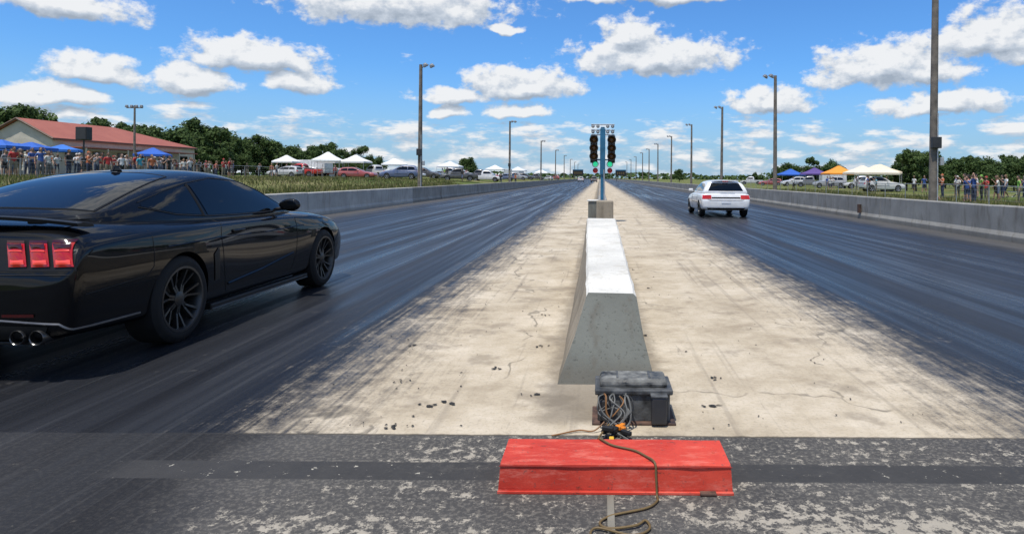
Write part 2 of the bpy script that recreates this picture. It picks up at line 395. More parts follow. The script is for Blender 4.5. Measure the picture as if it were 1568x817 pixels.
# ------------------------------------------------------------------ drag start lights
M_blue = mat('blue_painted_steel', (.02, .13, .24), .4); M_black = mat('matte_black', (.012, .012, .013), .5)
M_alu = mat('aluminium', (.5, .5, .5), .4, .6); M_green = mat('green_lens', (.03, .5, .22), .2, emit=((.03, .85, .4), .55))
M_redl = mat('red_lens', (.35, .01, .01), .2); M_amber = mat('amber_lens', (.12, .05, .01), .15)
te = empty('drag_race_start_light', (.09, 20, 0))
box('post', (0, 0, 1.45), (.12, .12, 2.9), M_blue, te, .01)
box('base', (0, 0, .15), (.5, .4, .3), M_alu, te, .02)
box('spine', (0, -.07, 2.15), (.16, .05, 1.4), M_blue, te, .01)
for z in (2.97, 2.80, 2.66):
    box('crossbar', (0, -.05, z), (.72, .05, .035), M_alu, te, .006)
for sx_ in (-1, 1):
    for z in (2.97, 2.80):
        for k in (0, 1):
            lathe('stage_bulb', [(-.09, 0), (-.09, .045), (.0, .05), (.02, .02), (.02, 0)], M_black, te, 12, 'Y', (sx_*(.15+.15*k), -.06, z-.055))
            box('stage_lens', (sx_*(.15+.15*k), -.155, z-.055), (.05, .01, .05), M_alu, te, .004)
    box('housing', (sx_*.27, .0, 2.22), (.22, .16, .84), M_black, te, .02)
    for k in range(3):
        z = 2.50-k*.25
        lathe('amber_lamp', [(0, 0), (-.02, .09), (-.02, .125), (-.14, .135), (-.15, .135), (-.15, .11), (-.03, .095), (-.03, 0)], M_black, te, 20, 'Y', (sx_*.27, -.08, z))
        lathe('lens', [(-.06, 0), (-.05, .05), (-.03, .093)], M_amber, te, 16, 'Y', (sx_*.27, -.08, z))
    lathe('green_lamp', [(0, 0), (-.02, .06), (-.06, .075), (-.07, .06), (-.07, 0)], M_green, te, 18, 'Y', (sx_*.22, -.08, 1.76))
    lathe('green_hood', [(0, .09), (-.12, .10), (-.12, .09), (0, .08)], M_black, te, 18, 'Y', (sx_*.22, -.08, 1.76))
    lathe('red_lamp', [(0, 0), (-.02, .07), (-.10, .08), (-.06, .06), (-.07, 0)], M_redl, te, 18, 'Y', (sx_*.22, -.08, 1.57))
    box('bracket', (sx_*.15, 0, 1.9), (.2, .04, .04), M_blue, te, .005)
tube('conduit', [(0.05, -.1, .3), (.06, -.1, 1.0), (.04, -.1, 1.6)], .02, M_alu, te)

# ------------------------------------------------------------------ battery / timing box
M_boxm = mat('weathered_grey_metal', (.085, .088, .088), .6, .2, var=.45, scale=14, bump=.3)
M_lid = mat('weathered_lid', (.13, .13, .12), .7, .0, var=.7, scale=14, bump=.3)
ee = empty('electrical_box', (.198, 3.72, 0))
box('case', (0, 0, .09), (.40, .24, .176), M_boxm, ee, .012)
box('rim', (0, 0, .172), (.43, .265, .03), M_boxm, ee, .008)
box('lid', (0, .01, .208), (.385, .20, .042), M_lid, ee, .016, taper=(.94, .86))
for k in range(2): box('lid_rib', (-.09+k*.18, .01, .2305), (.012, .13, .004), M_boxm, ee, .001)
box('foot', (0, -.02, .006), (.46, .27, .012), M_rust, ee, .003)
box('side_module', (.135, -.155, .088), (.085, .06, .15), M_dark, ee, .01)
box('module_cap', (.135, -.155, .166), (.092, .066, .01), M_boxm, ee, .003)
box('side_module', (-.165, -.14, .08), (.05, .035, .11), M_dark, ee, .006)
box('hinge', (-.2, .03, .14), (.03, .07, .05), M_rust, ee, .004)
M_cabB = mat('black_cable', (.015, .015, .015), .5); M_cabO = mat('orange_brown_cable', (.22, .10, .03), .6); M_cabG = mat('grey_cable', (.13, .13, .12), .6); M_conn = mat('orange_connector', (.7, .22, .02), .45)
cb = empty('cable_bundle', (0, 0, 0))
random.seed(3)
for k in range(15):
    x0 = .03+random.random()*.13
    pts = [(x0, 3.595, .15+random.random()*.02), (x0+random.uniform(-.04, .04), 3.53, .17-random.random()*.05), (x0+random.uniform(-.06, .06), 3.50, .09), (.04+random.random()*.12, 3.47+random.uniform(-.03, .03), .03), (.03+random.random()*.14, 3.38+random.uniform(-.04, .05), .012)]
    tube('wire', spline(pts, 6), random.choice((.003, .004, .005)), random.choice((M_cabB, M_cabB, M_cabG, M_cabO, M_cabG)), cb, 6)
for k in range(7):
    rm = Matrix.Rotation(random.uniform(0, 3), 3, 'Z')
    box('plug', (.03+random.random()*.14, 3.42+random.uniform(-.05, .04), .02+random.random()*.04), (.06, .024, .022), M_conn if k in (0, 3) else M_cabB, cb, .004, rot=rm)
box('plug', (.07, 3.29, .025), (.025, .06, .03), mat('yellow_plug', (.65, .38, .03), .5), cb, .005)
tube('ground_wire', spline([(.05, 3.5, .06), (-.02, 3.46, .012), (-.1, 3.47, .01), (-.2, 3.42, .008), (-.24, 3.40, .008)], 8), .004, M_cabO, cb, 6)
tube('power_cable', spline([(.06, 3.45, .05), (.0, 3.3, .03), (-.01, 3.17, .02), (.0, 3.10, .11), (.02, 3.04, .132), (.07, 2.98, .131), (.16, 2.93, .131), (.21, 2.87, .131), (.245, 2.805, .130), (.25, 2.785, .08), (.252, 2.765, .01), (.25, 2.72, .008),
     (.2, 2.66, .008), (.06, 2.60, .008), (.01, 2.54, .009), (.05, 2.50, .01), (.15, 2.52, .012), (.19, 2.56, .01), (.2, 2.50, .008), (.13, 2.45, .012), (.0, 2.50, .012), (-.02, 2.44, .008), (.06, 2.36, .008), (.2, 2.3, .008)], 8), .005, mat('brown_cable', (.13, .085, .03), .6), cb, 8)

# ------------------------------------------------------------------ red guard box
def red_mat():
    m, nt, b = newmat('worn_red_paint'); p = nt.obj()
    n1 = nt.noise(p, 3, 5, .65); n2 = nt.noise(nt.vm('MULTIPLY', p, (5, 16, 16)), 1, 6, .75); n3 = nt.noise(p, 60, 3, .7)
    c = nt.ramp(n1, [(.3, (.40, .030, .018)), (.7, (.60, .065, .038))])
    c = nt.mix(nt.mr(n2, .48, .66, 0, .5), c, (.64, .19, .14))
    c = nt.mix(nt.mr(n2, .39, .33, 0, .75), c, (.10, .035, .022))
    c = nt.mix(nt.mr(n3, .62, .68, 0, .7), c, (.15, .06, .05))
    nt.setin(b.inputs['Base Color'], c); nt.setin(b.inputs['Roughness'], nt.mr(n2, .3, .7, .55, .8))
    b.inputs['Specular IOR Level'].default_value = .25
    nt.setin(b.inputs['Normal'], nt.bump(nt.math('ADD', n1, n3), .25, .004)); return m
M_red = red_mat()
re_ = empty('red_metal_guard', (.0775, 2.94, 0))
prof = [(-.145, .0), (-.143, .016), (-.1435, .018), (-.135, .118), (-.130, .123), (.128, .123), (.133, .119), (.15, .0)]
V = []; 
for sgn, sh in ((-1, 1.0), (1, 1.0)):
    for (a, b_) in prof:
        k = .503 - b_*.07; V.append((sgn*k, a, b_))
n = len(prof); F = [(k, (k+1) % n, n+(k+1) % n, n+k) for k in range(n)]; F += [tuple(range(n-1, -1, -1)), tuple(range(n, 2*n))]
o = mesh('shell', V, F, M_red, re_); fixn(o)
bm = bmesh.new(); bm.from_mesh(o.data); bmesh.ops.subdivide_edges(bm, edges=[e for e in bm.edges if e.calc_length() > .5], cuts=18)
for v in bm.verts: v.co += Vector((0, .004*mnoise.noise(v.co*7), .003*mnoise.noise(v.co*5+Vector((5, 0, 0)))))
bm.to_mesh(o.data); bm.free()
box('bottom_flange', (0, -.151, .006), (1.01, .012, .012), M_red, re_, .002)
box('seam_strip', (0, -.139, .112), (1.0, .004, .003), mat('dark_red_edge', (.25, .02, .015), .6), re_)
for x in (-.38, -.1, .24, .44): lathe('rivet', [(0, 0), (.004, .004), (0, .007)], M_red, re_, 10, 'Z', (x, .02+.04*sin(x*9), .1235))
box('brown_clip', (.395, -.155, .008), (.07, .03, .012), M_rust, re_, .003)
box('ground_conduit', (.055, 2.62, .006), (.03, .28, .01), mat('worn_conduit', (.18, .165, .13), .8), cb, .003)

# rubber debris
random.seed(11)
V = []; F = []
def chip(x, y, s):
    n = random.randint(5, 8); b = len(V); a0 = random.random()*6
    k = random.uniform(.25, .8)
    for j in range(n):
        a = 2*pi*j/n; r = s*random.uniform(.5, 1); px, py = cos(a)*r, sin(a)*r*k
        V.append((x+px*cos(a0)-py*sin(a0), y+px*sin(a0)+py*cos(a0), .004+random.random()*.006))
    V.append((x, y, .012)); c = len(V)-1
    for j in range(n): F.append((b+j, b+(j+1) % n, c))
for k in range(230):
    y = 3.5+random.random()**1.8*22; x = random.choice((random.uniform(-1.9, -.4), random.uniform(.5, 2.3)))
    chip(x, y, random.choice((.004, .006, .008, .012, .014)))
for (x, y) in ((-1.15, 3.52), (-1.05, 3.5), (-.9, 3.9), (-1.0, 3.85), (-.45, 5.2), (.66, 3.85), (.48, 9.6), (.35, 5.6), (-.5, 6.4), (.62, 8.0), (-.7, 4.6), (.8, 4.4), (-.42, 4.05), (-1.3, 4.3), (-1.5, 5.2)):
    for q in range(4): chip(x+random.uniform(-.06, .06), y+random.uniform(-.03, .03), random.uniform(.01, .032))
mesh('rubber_debris', V, F, mat('rubber_crumb', (.02, .018, .016), .8))

# ------------------------------------------------------------------ cars
M_glass = mat('tinted_glass', (.003, .0035, .004), .03, var=.1, spec=.38)
M_blackpaint = mat('black_car_paint', (.0022, .0024, .003), .5, .0, var=.08, scale=2, spec=.05, coat=.62)
M_whitepaint = mat('white_car_paint', (.72, .72, .71), .3, var=.05, coat=.6)
M_seam = mat('panel_gap', (.002, .002, .002), .8); M_tyre = mat('tyre_rubber', (.014, .014, .014), .8, bump=.2, scale=20, spec=.25)
M_rimd = mat('gunmetal_rim', (.065, .064, .062), .38, .75); M_rima = mat('alloy_rim', (.40, .40, .41), .4, .7); M_disc = mat('brake_disc', (.07, .065, .06), .4, .8)
M_tail = mat('tail_lens', (.40, .008, .007), .15, coat=.5, emit=((1, .03, .02), .08)); M_tailb = mat('tail_lens_bright', (.65, .06, .04), .15, coat=.5, emit=((1, .08, .05), .3)); M_tdark = mat('tail_smoke', (.05, .003, .003), .12, coat=.6)
M_trim = mat('black_trim', (.008, .008, .008), .5, spec=.3); M_chrome = mat('chrome', (.6, .6, .6), .15, 1, var=.05)
M_silver = mat('satin_silver_trim', (.13, .13, .135), .4, .5); M_well = mat('wheel_well', (.003, .003, .003), .95, spec=.1)
M_tip = mat('exhaust_steel', (.12, .12, .12), .3, .9)
M_plate = mat('licence_plate', (.65, .67, .7), .5)

def loft(rows):
    V = []; F = []; n = None
    for (y, pts) in rows:
        ring = pts+[(-a, b) for (a, b) in reversed(pts[1:-1])]
        n = len(ring)
        for (a, b) in ring: V.append((a, y, b))
    for i in range(len(rows)-1):
        for k in range(n): F.append((i*n+k, i*n+(k+1) % n, (i+1)*n+(k+1) % n, (i+1)*n+k))
    F.append(tuple(range(n-1, -1, -1))); F.append(tuple(range((len(rows)-1)*n, len(rows)*n)))
    return V, F, n
def bodyrows(tab):
    return [(y, [(0, zb), (w3*.8, zb), (w3*.965, zb+.06), (w3, z3), (w4, z4), (w5, z5), (w6, z6), (w6*.5, z6+(z7-z6)*.75), (0, z7)]) for (y, zb, w3, z3, w4, z4, w5, z5, w6, z6, z7) in tab]
def ghrows(tab):
    return [(y, [(0, z0), (w0, z0), (w1, z1), (w1*.5+w2*.5+.012, z1*.5+z2*.5), (w2, z2), (w3, z3), (w3*.5, z3+(z4-z3)*.8), (0, z4)]) for (y, w0, z0, w1, z1, w2, z2, w3, z3, z4) in tab]
def crease(o, n, nrow, idx, val):
    me = o.data; keys = {}
    for k in idx:
        for kk in (k, (n-k) % n):
            for i in range(nrow-1): keys[tuple(sorted((i*n+kk, (i+1)*n+kk)))] = val
    at = me.attributes.get('crease_edge') or me.attributes.new('crease_edge', 'FLOAT', 'EDGE')
    for e in me.edges:
        if tuple(sorted(e.vertices)) in keys: at.data[e.index].value = val
def bvh_of(objs):
    V = []; F = []
    for o in objs:
        b = len(V); V += [v.co.copy() for v in o.data.vertices]; F += [tuple(b+i for i in p.vertices) for p in o.data.polygons]
    return BVHTree.FromPolygons(V, F)
def interp(poly, s):
    n = len(poly)-1; t = s*n; i = min(int(t), n-1); f = t-i
    return tuple(poly[i][k]*(1-f)+poly[i+1][k]*f for k in range(2))
AX = {'side': lambda a, b: (Vector((2.5, a, b)), Vector((-1, 0, 0))), 'rear': lambda a, b: (Vector((a, -3, b)), Vector((0, 1, 0))),
      'top': lambda a, b: (Vector((a, b, 3)), Vector((0, 0, -1))), 'front': lambda a, b: (Vector((a, 6, b)), Vector((0, -1, 0)))}
def patch(name, bv, ax, low, up, m, parent, nu=24, nv=8, off=.004, mirror=True, bulge=0):
    V = []; ok = []
    for i in range(nu+1):
        for j in range(nv+1):
            s, t = i/nu, j/nv; a = interp(low, s); b = interp(up, s)
            q = (a[0]*(1-t)+b[0]*t, a[1]*(1-t)+b[1]*t)
            o, d = AX[ax](*q); h = bv.ray_cast(o, d)
            if h[0] is None: V.append(Vector((0, 0, 0))); ok.append(False)
            else:
                nn = h[1] if h[1].dot(d) < 0 else -h[1]
                V.append(h[0]+nn*(off+bulge*(1-(2*s-1)**2)*(1-(2*t-1)**2))); ok.append(True)
    F = []
    for i in range(nu):
        for j in range(nv):
            f = (i*(nv+1)+j, (i+1)*(nv+1)+j, (i+1)*(nv+1)+j+1, i*(nv+1)+j+1)
            if all(ok[k] for k in f): F.append(f)
    if mirror:
        b = len(V); V += [Vector((-v.x, v.y, v.z)) for v in V]; F += [tuple(b+k for k in reversed(f)) for f in F]
    return mesh(name, V, F, m, parent, True)
def seam(name, bv, ax, pts, m, parent, r=.004, mirror=True, k=6):
    out = []
    for i in range(len(pts)-1):
        for j in range(k):
            t = j/k; out.append((pts[i][0]*(1-t)+pts[i+1][0]*t, pts[i][1]*(1-t)+pts[i+1][1]*t))
    out.append(pts[-1]); Q = []
    for q in out:
        o, d = AX[ax](*q); h = bv.ray_cast(o, d)
        if h[0] is not None: Q.append(h[0])
    if len(Q) < 2: return
    tube(name, Q, r, m, parent, 5)
    if mirror: tube(name, [(-q.x, q.y, q.z) for q in Q], r, m, parent, 5)
def wheel(parent, c, R, r, wd, side, ns, mrim, double=True):
    x = c[0]; s = side
    lathe('tyre', [(-wd/2, r-.01), (-wd/2-.006, r+.03), (-wd/2, R-.03), (-wd/2+.025, R-.003), (0, R), (wd/2-.025, R-.003), (wd/2, R-.03), (wd/2+.008, r+.035), (wd/2, r)], M_tyre, parent, 48, 'X', c)
    f = wd/2
    lathe('rim', [(s*(-f), r-.01), (s*(f-.07), r-.03), (s*(f-.012), r-.022), (s*(f+.004), r-.012), (s*(f+.004), r+.006), (s*(f-.01), r+.004)], mrim, parent, 48, 'X', c)
    lathe('disc', [(s*(f-.12), 0), (s*(f-.12), r*.72), (s*(f-.135), r*.72)], M_disc, parent, 32, 'X', c)
    lathe('backing', [(s*(f-.16), 0), (s*(f-.16), r-.02)], M_well, parent, 32, 'X', c)
    lathe('hub', [(s*(f-.02), 0), (s*(f-.02), .03), (s*(f-.03), .060), (s*(f-.08), .07)], mrim, parent, 24, 'X', c)
    for k in range(ns):
        for q in ((-1, 1) if double else (0,)):
            a = 2*pi*k/ns+.2
            V = []; F = []
            for (rr, off, wdd, xx) in ((.045, .008*q, .010, f-.03), (r*.45, .013*q, .008, f-.04), (r-.02, .046*q if double else 0, .010 if double else .03, f-.008)):
                for (dt, dx) in ((-wdd, 0), (wdd, 0), (wdd, -.035), (-wdd, -.035)):
                    t = off+dt
                    V.append((x+s*(xx+dx), c[1]+rr*cos(a)-t*sin(a), c[2]+rr*sin(a)+t*cos(a)))
            for i in range(2):
                for k2 in range(4): F.append((i*4+k2, i*4+(k2+1) % 4, i*4+4+(k2+1) % 4, i*4+4+k2))
            o = mesh('spoke', V, F, mrim, parent); fixn(o)

def car_shell(parent, btab, gtab, paint, wheels, arch_r, sub=2, names=('body', 'greenhouse')):
    V, F, n = loft(bodyrows(btab)); b = mesh(names[0], V, F, [paint, M_well], parent, True); crease(b, n, len(btab), (5,), .5); crease(b, n, len(btab), (2,), .4); fixn(b)
    md = b.modifiers.new('s', 'SUBSURF'); md.levels = sub; evalmesh(b)
    V, F, n = loft(ghrows(gtab)); gh = mesh(names[1], V, F, paint, parent, True); crease(gh, n, len(gtab), (4,), .35); fixn(gh)
    md = gh.modifiers.new('s', 'SUBSURF'); md.levels = sub; evalmesh(gh)
    bv = bvh_of([b, gh]); bvb = bvh_of([b])
    for (y, z) in wheels:
        for s in (-1, 1):
            bm = bmesh.new(); bmesh.ops.create_cone(bm, cap_ends=True, segments=48, radius1=arch_r, radius2=arch_r, depth=.5)
            bmesh.ops.rotate(bm, verts=bm.verts, matrix=Matrix.Rotation(pi/2, 3, 'Y')); bmesh.ops.translate(bm, verts=bm.verts, vec=(s*.92, y, z))
            me = bpy.data.meshes.new('c'); bm.to_mesh(me); bm.free(); me.materials.append(paint); me.materials.append(M_well)
            for p in me.polygons: p.material_index = 1
            c = link(bpy.data.objects.new('c', me), parent)
            md = b.modifiers.new('b', 'BOOLEAN'); md.object = c; md.operation = 'DIFFERENCE'; md.solver = 'EXACT'
            evalmesh(b); bpy.data.objects.remove(c)
    for p in b.data.polygons: p.use_smooth = True
    b.data.set_sharp_from_angle(angle=radians(38))
    return b, gh, bv, bvb

MB = [(-1.13, .40, .64, .46, .72, .56, .72, .61, .50, .63, .64),
      (-1.115, .30, .84, .44, .88, .60, .87, .67, .64, .70, .71),
      (-1.08, .27, .90, .44, .925, .64, .925, .745, .76, .79, .81),
      (-1.05, .255, .912, .44, .938, .67, .935, .82, .80, .92, .94),
      (-1.00, .25, .918, .45, .940, .69, .932, .86, .79, .99, 1.015),
      (-.80, .24, .92, .46, .945, .71, .925, .885, .78, 1.01, 1.045),
      (-.42, .22, .925, .48, .952, .73, .926, .905, .77, 1.015, 1.055),
      (.0, .20, .935, .50, .96, .735, .924, .915, .76, 1.005, 1.04),
      (.42, .19, .925, .48, .945, .72, .905, .915, .75, .985, 1.0),
      (.85, .18, .905, .44, .912, .67, .89, .91, .75, .965, .98),
      (1.4, .18, .90, .42, .902, .66, .882, .905, .75, .96, .975),
      (1.9, .18, .905, .44, .912, .68, .882, .90, .74, .965, .985),
      (2.25, .19, .925, .48, .94, .71, .89, .89, .72, .955, .985),
      (2.72, .20, .935, .50, .95, .735, .89, .865, .68, .925, .95),
      (3.1, .20, .925, .48, .93, .70, .855, .81, .64, .87, .895),
      (3.4, .20, .88, .44, .88, .62, .80, .72, .58, .79, .815),
      (3.56, .22, .78, .40, .78, .56, .70, .64, .5, .69, .71),
      (3.63, .28, .62, .38, .62, .50, .56, .56, .4, .59, .60)]
MG = [(-.70, .66, .97, .66, 1.01, .62, 1.035, .45, 1.05, 1.058),
      (-.42, .76, .9, .75, 1.0, .665, 1.095, .48, 1.135, 1.15),
      (.0, .80, .9, .785, .995, .655, 1.21, .50, 1.262, 1.28),
      (.42, .82, .88, .805, .965, .635, 1.295, .49, 1.348, 1.368),
      (.9, .83, .88, .815, .955, .62, 1.34, .48, 1.395, 1.415),
      (1.3, .83, .88, .815, .955, .625, 1.305, .49, 1.36, 1.38),
      (1.62, .83, .88, .812, .955, .66, 1.21, .53, 1.26, 1.28),
      (1.92, .81, .88, .795, .965, .72, 1.08, .58, 1.12, 1.14),
      (2.18, .78, .88, .77, .955, .72, .985, .55, 1.01, 1.03),
      (2.3, .7, .88, .7, .93, .62, .95, .45, .97, .985)]
def build_coupe():
    e = empty('black_sports_coupe', (-4.30, 5.29, 0))
    b, gh, bv, bvb = car_shell(e, MB, MG, M_blackpaint, [(0, .35), (2.72, .35)], .378, 3)
    for y in (0, 2.72):
        for s in (-1, 1): wheel(e, (s*.80, y, .348), .348, .258, .27, s, 7, M_rimd)
    patch('side_glass', bv, 'side', [(.56, .995), (1.0, .985), (1.5, .98), (1.98, .985)], [(.50, 1.26), (.85, 1.31), (1.3, 1.28), (1.62, 1.18), (1.985, 1.0)], M_glass, e, 30, 10)
    patch('quarter_glass', bv, 'side', [(-.18, 1.10), (.15, 1.03), (.50, 1.0)], [(-.16, 1.12), (.15, 1.20), (.45, 1.25)], M_glass, e, 14, 8)
    patch('rear_glass', bv, 'top', [(-.60, -.52), (-.3, -.55), (.3, -.55), (.60, -.52)], [(-.50, .42), (-.25, .46), (.25, .46), (.50, .42)], M_glass, e, 20, 14, mirror=False)
    seam('rear_glass_trim', bv, 'top', [(-.50, .43), (-.61, -.52), (-.3, -.56), (.3, -.56), (.61, -.52), (.50, .43), (.25, .47), (-.25, .47), (-.50, .43)], M_trim, e, .008, False, 10)
    patch('windshield', bv, 'top', [(-.50, 1.36), (-.25, 1.39), (.25, 1.39), (.50, 1.36)], [(-.68, 2.08), (-.3, 2.15), (.3, 2.15), (.68, 2.08)], M_glass, e, 20, 12, mirror=False)
    seam('window_trim', bv, 'side', [(-.20, 1.095), (.15, 1.02), (.55, .985), (1.0, .973), (1.5, .970), (2.0, .975)], M_trim, e, .007)
    seam('roof_rail', bv, 'side', [(-.18, 1.13), (.15, 1.215), (.46, 1.275), (.85, 1.322), (1.3, 1.295), (1.64, 1.19), (2.0, 1.005)], M_trim, e, .006)
    seam('b_pillar', bv, 'side', [(.50, .985), (.465, 1.265)], M_trim, e, .016)
    for pts in ([(.60, .965), (.56, .80), (.60, .55), (.68, .30)], [(2.0, .965), (2.04, .8), (2.02, .5), (1.95, .30)], [(.66, .285), (1.96, .27)], [(2.04, .88), (2.4, .865), (2.9, .815), (3.3, .74)],
                [(-.36, .93), (-.36, .66), (-.42, .60), (-.85, .57), (-1.0, .56)], [(2.98, .33), (3.06, .52), (3.2, .62)]):
        seam('panel_gap', bvb, 'side', pts, M_seam, e, .0035)
    seam('lid_gap', bvb, 'top', [(.71, -.94), (.71, -.60), (.65, -.5)], M_seam, e, .004)
    seam('hood_gap', bvb, 'top', [(.70, 2.2), (.72, 2.7), (.60, 3.35)], M_seam, e, .004)
    seam('bumper_gap', bvb, 'rear', [(-.90, .70), (-.5, .70), (.5, .70), (.90, .70)], M_seam, e, .004, False, 10)
    patch('side_scoop', bvb, 'side', [(.47, .42), (.54, .43)], [(.42, .66), (.50, .72)], M_trim, e, 3, 8, .006)
    seam('character_low', bvb, 'side', [(.70, .36), (1.3, .41), (1.95, .50)], M_blackpaint, e, .012)
    seam('character_high', bvb, 'side', [(-.2, .79), (.5, .80), (1.4, .775), (2.2, .79)], M_blackpaint, e, .006)
    for s in (-1, 1):
        box('sill', (s*.87, 1.36, .20), (.09, 1.88, .05), M_trim, e, .012)
        box('sill_edge', (s*.912, 1.36, .182), (.02, 1.86, .007), M_silver, e, .003)
        box('door_handle', (s*.905, .86, .835), (.03, .20, .028), M_blackpaint, e, .01)
        box('mirror_arm', (s*.85, 1.80, .99), (.12, .05, .03), M_trim, e, .01)
        bm = bmesh.new(); bmesh.ops.create_uvsphere(bm, u_segments=20, v_segments=12, radius=1)
        for v in bm.verts:
            q = v.co; v.co = Vector((s*.945+q.x*.115, 1.78+(q.y*.085 if q.y > 0 else q.y*.035), 1.035+q.z*.068*(1+.15*s*q.x)))
        me = bpy.data.meshes.new('mirror'); bm.to_mesh(me); bm.free(); me.materials.append(M_blackpaint)
        for p in me.polygons: p.use_smooth = True
        link(bpy.data.objects.new('mirror', me), e)
        mo = lathe('mirror_glass', [(-.002, 0), (0, .9)], M_glass, e, 20, 'Y', (0, 0, 0)); mo.scale = (.09, 1, .05); mo.location = (s*.95, 1.742, 1.035)
        for x in (.595, .72):
            lathe('exhaust_tip', [(.25, .038), (-.03, .041), (-.035, .045), (-.03, .048), (.1, .048)], M_tip, e, 24, 'Y', (s*x, -1.10, .305))
            lathe('exhaust_bore', [(.06, .0), (.06, .038)], M_well, e, 20, 'Y', (s*x, -1.10, .305))
    patch('tail_panel', bvb, 'rear', [(-.925, .725), (-.4, .725), (.4, .725), (.925, .725)], [(-.89, .925), (-.4, .93), (.4, .93), (.89, .925)], M_trim, e, 50, 6, .003, False)
    for k in range(3):
        a = .520+k*.142
        patch('tail_lamp_bar', bvb, 'rear', [(a, .748), (a+.112, .752)], [(a-.050, .898), (a+.062, .896)], M_tail, e, 10, 8, .012, bulge=.014)
        patch('tail_lamp_glow', bvb, 'rear', [(a+.012, .762), (a+.098, .764)], [(a+.002, .792), (a+.086, .792)], M_tailb, e, 6, 3, .020, bulge=.008)
        patch('tail_lamp_line', bvb, 'rear', [(a-.014, .842), (a+.070, .842)], [(a-.018, .852), (a+.064, .852)], M_tailb, e, 6, 3, .024, bulge=.006)
        patch('tail_lamp_shade', bvb, 'rear', [(a-.020, .862), (a+.066, .862)], [(a-.040, .893), (a+.052, .892)], M_tdark, e, 6, 3, .024, bulge=.006)
        patch('tail_lamp_cap', bvb, 'rear', [(a-.048, .900), (a+.062, .898)], [(a-.053, .914), (a+.057, .913)], M_tdark, e, 6, 2, .014)
    patch('diffuser', bvb, 'rear', [(-.74, .285), (0, .28), (.74, .285)], [(-.78, .375), (0, .39), (.78, .375)], M_trim, e, 24, 5, .005, False)
    seam('diffuser_edge', bvb, 'rear', [(-.90, .33), (-.84, .385), (-.5, .41), (.5, .41), (.84, .385), (.90, .33)], M_silver, e, .009, False, 8)
    patch('reflector', bvb, 'rear', [(.50, .435), (.70, .435)], [(.50, .453), (.70, .455)], M_tdark, e, 6, 2, .008)
    box('diffuser_lip', (0, -1.02, .262), (1.5, .16, .02), M_trim, e, .006)
    patch('plate_recess', bvb, 'rear', [(-.20, .50), (.20, .50)], [(-.20, .64), (.20, .64)], M_plate, e, 6, 3, .006, False)
    V = []; F = []
    prof = [(-.085, .012), (-.09, .034), (-.04, .038), (.05, .018), (.055, .004), (.0, .004)]
    xs_ = [-.82+1.64*i/24 for i in range(25)]
    for x in xs_:
        t = abs(x)/.82; dz = -.055*t**3-.0; dy = .13*t**3
        for (a, b_) in prof: V.append((x, -.975+a+dy, 1.042+b_+dz))
    n = 6
    for i in range(24):
        for k in range(n): F.append((i*n+k, i*n+(k+1) % n, (i+1)*n+(k+1) % n, (i+1)*n+k))
    F += [tuple(range(n)), tuple(range(24*n, 25*n))]
    o = mesh('spoiler', V, F, M_trim, e, True, angle=40); fixn(o)
    for x in (-.55, 0, .55): box('spoiler_foot', (x, -.93, 1.035), (.10, .05, .04), M_trim, e, .008)
    box('shark_fin', (0, .52, 1.40), (.03, .14, .05), M_blackpaint, e, .012, taper=(.5, .4))
    patch('headlamp', bvb, 'front', [(.50, .60), (.78, .60)], [(.46, .66), (.76, .70)], M_chrome, e, 8, 4, .006)
    patch('grille', bvb, 'front', [(-.5, .40), (.5, .40)], [(-.55, .56), (.55, .56)], M_trim, e, 10, 4, .006, False)
    return e
build_coupe()

HB = [(-.70, .38, .70, .44, .72, .52, .68, .57, .5, .59, .60),
      (-.67, .29, .79, .44, .81, .56, .78, .63, .6, .66, .67),
      (-.62, .26, .815, .44, .835, .60, .815, .74, .72, .83, .85),
      (-.56, .25, .825, .44, .84, .62, .82, .80, .75, .89, .90),
      (-.3, .23, .83, .44, .845, .62, .82, .81, .75, .89, .91),
      (0, .22, .84, .45, .85, .62, .82, .81, .75, .88, .9),
      (1.2, .18, .83, .42, .84, .6, .81, .82, .72, .88, .9),
      (1.9, .18, .83, .42, .84, .6, .80, .82, .70, .87, .90),
      (2.57, .2, .84, .45, .845, .6, .80, .74, .66, .79, .82),
      (3.1, .2, .82, .42, .82, .56, .76, .66, .6, .70, .72),
      (3.32, .24, .74, .40, .74, .5, .68, .56, .5, .60, .62), (3.4, .3, .6, .40, .6, .46, .55, .5, .4, .53, .54)]
HG = [(-.60, .70, .8, .73, .87, .72, .90, .55, .915, .92), (-.56, .76, .8, .755, .89, .70, 1.0, .54, 1.03, 1.04),
      (-.45, .77, .82, .765, .9, .635, 1.17, .49, 1.225, 1.25), (-.31, .78, .82, .77, .9, .59, 1.255, .45, 1.31, 1.335),
      (.5, .78, .82, .77, .88, .585, 1.285, .44, 1.335, 1.36), (1.0, .78, .82, .77, .88, .58, 1.265, .44, 1.32, 1.34),
      (1.3, .78, .82, .77, .88, .62, 1.18, .48, 1.235, 1.25), (1.75, .76, .82, .75, .87, .69, .97, .52, 1.0, 1.01), (2.0, .7, .8, .7, .85, .6, .87, .4, .89, .895)]
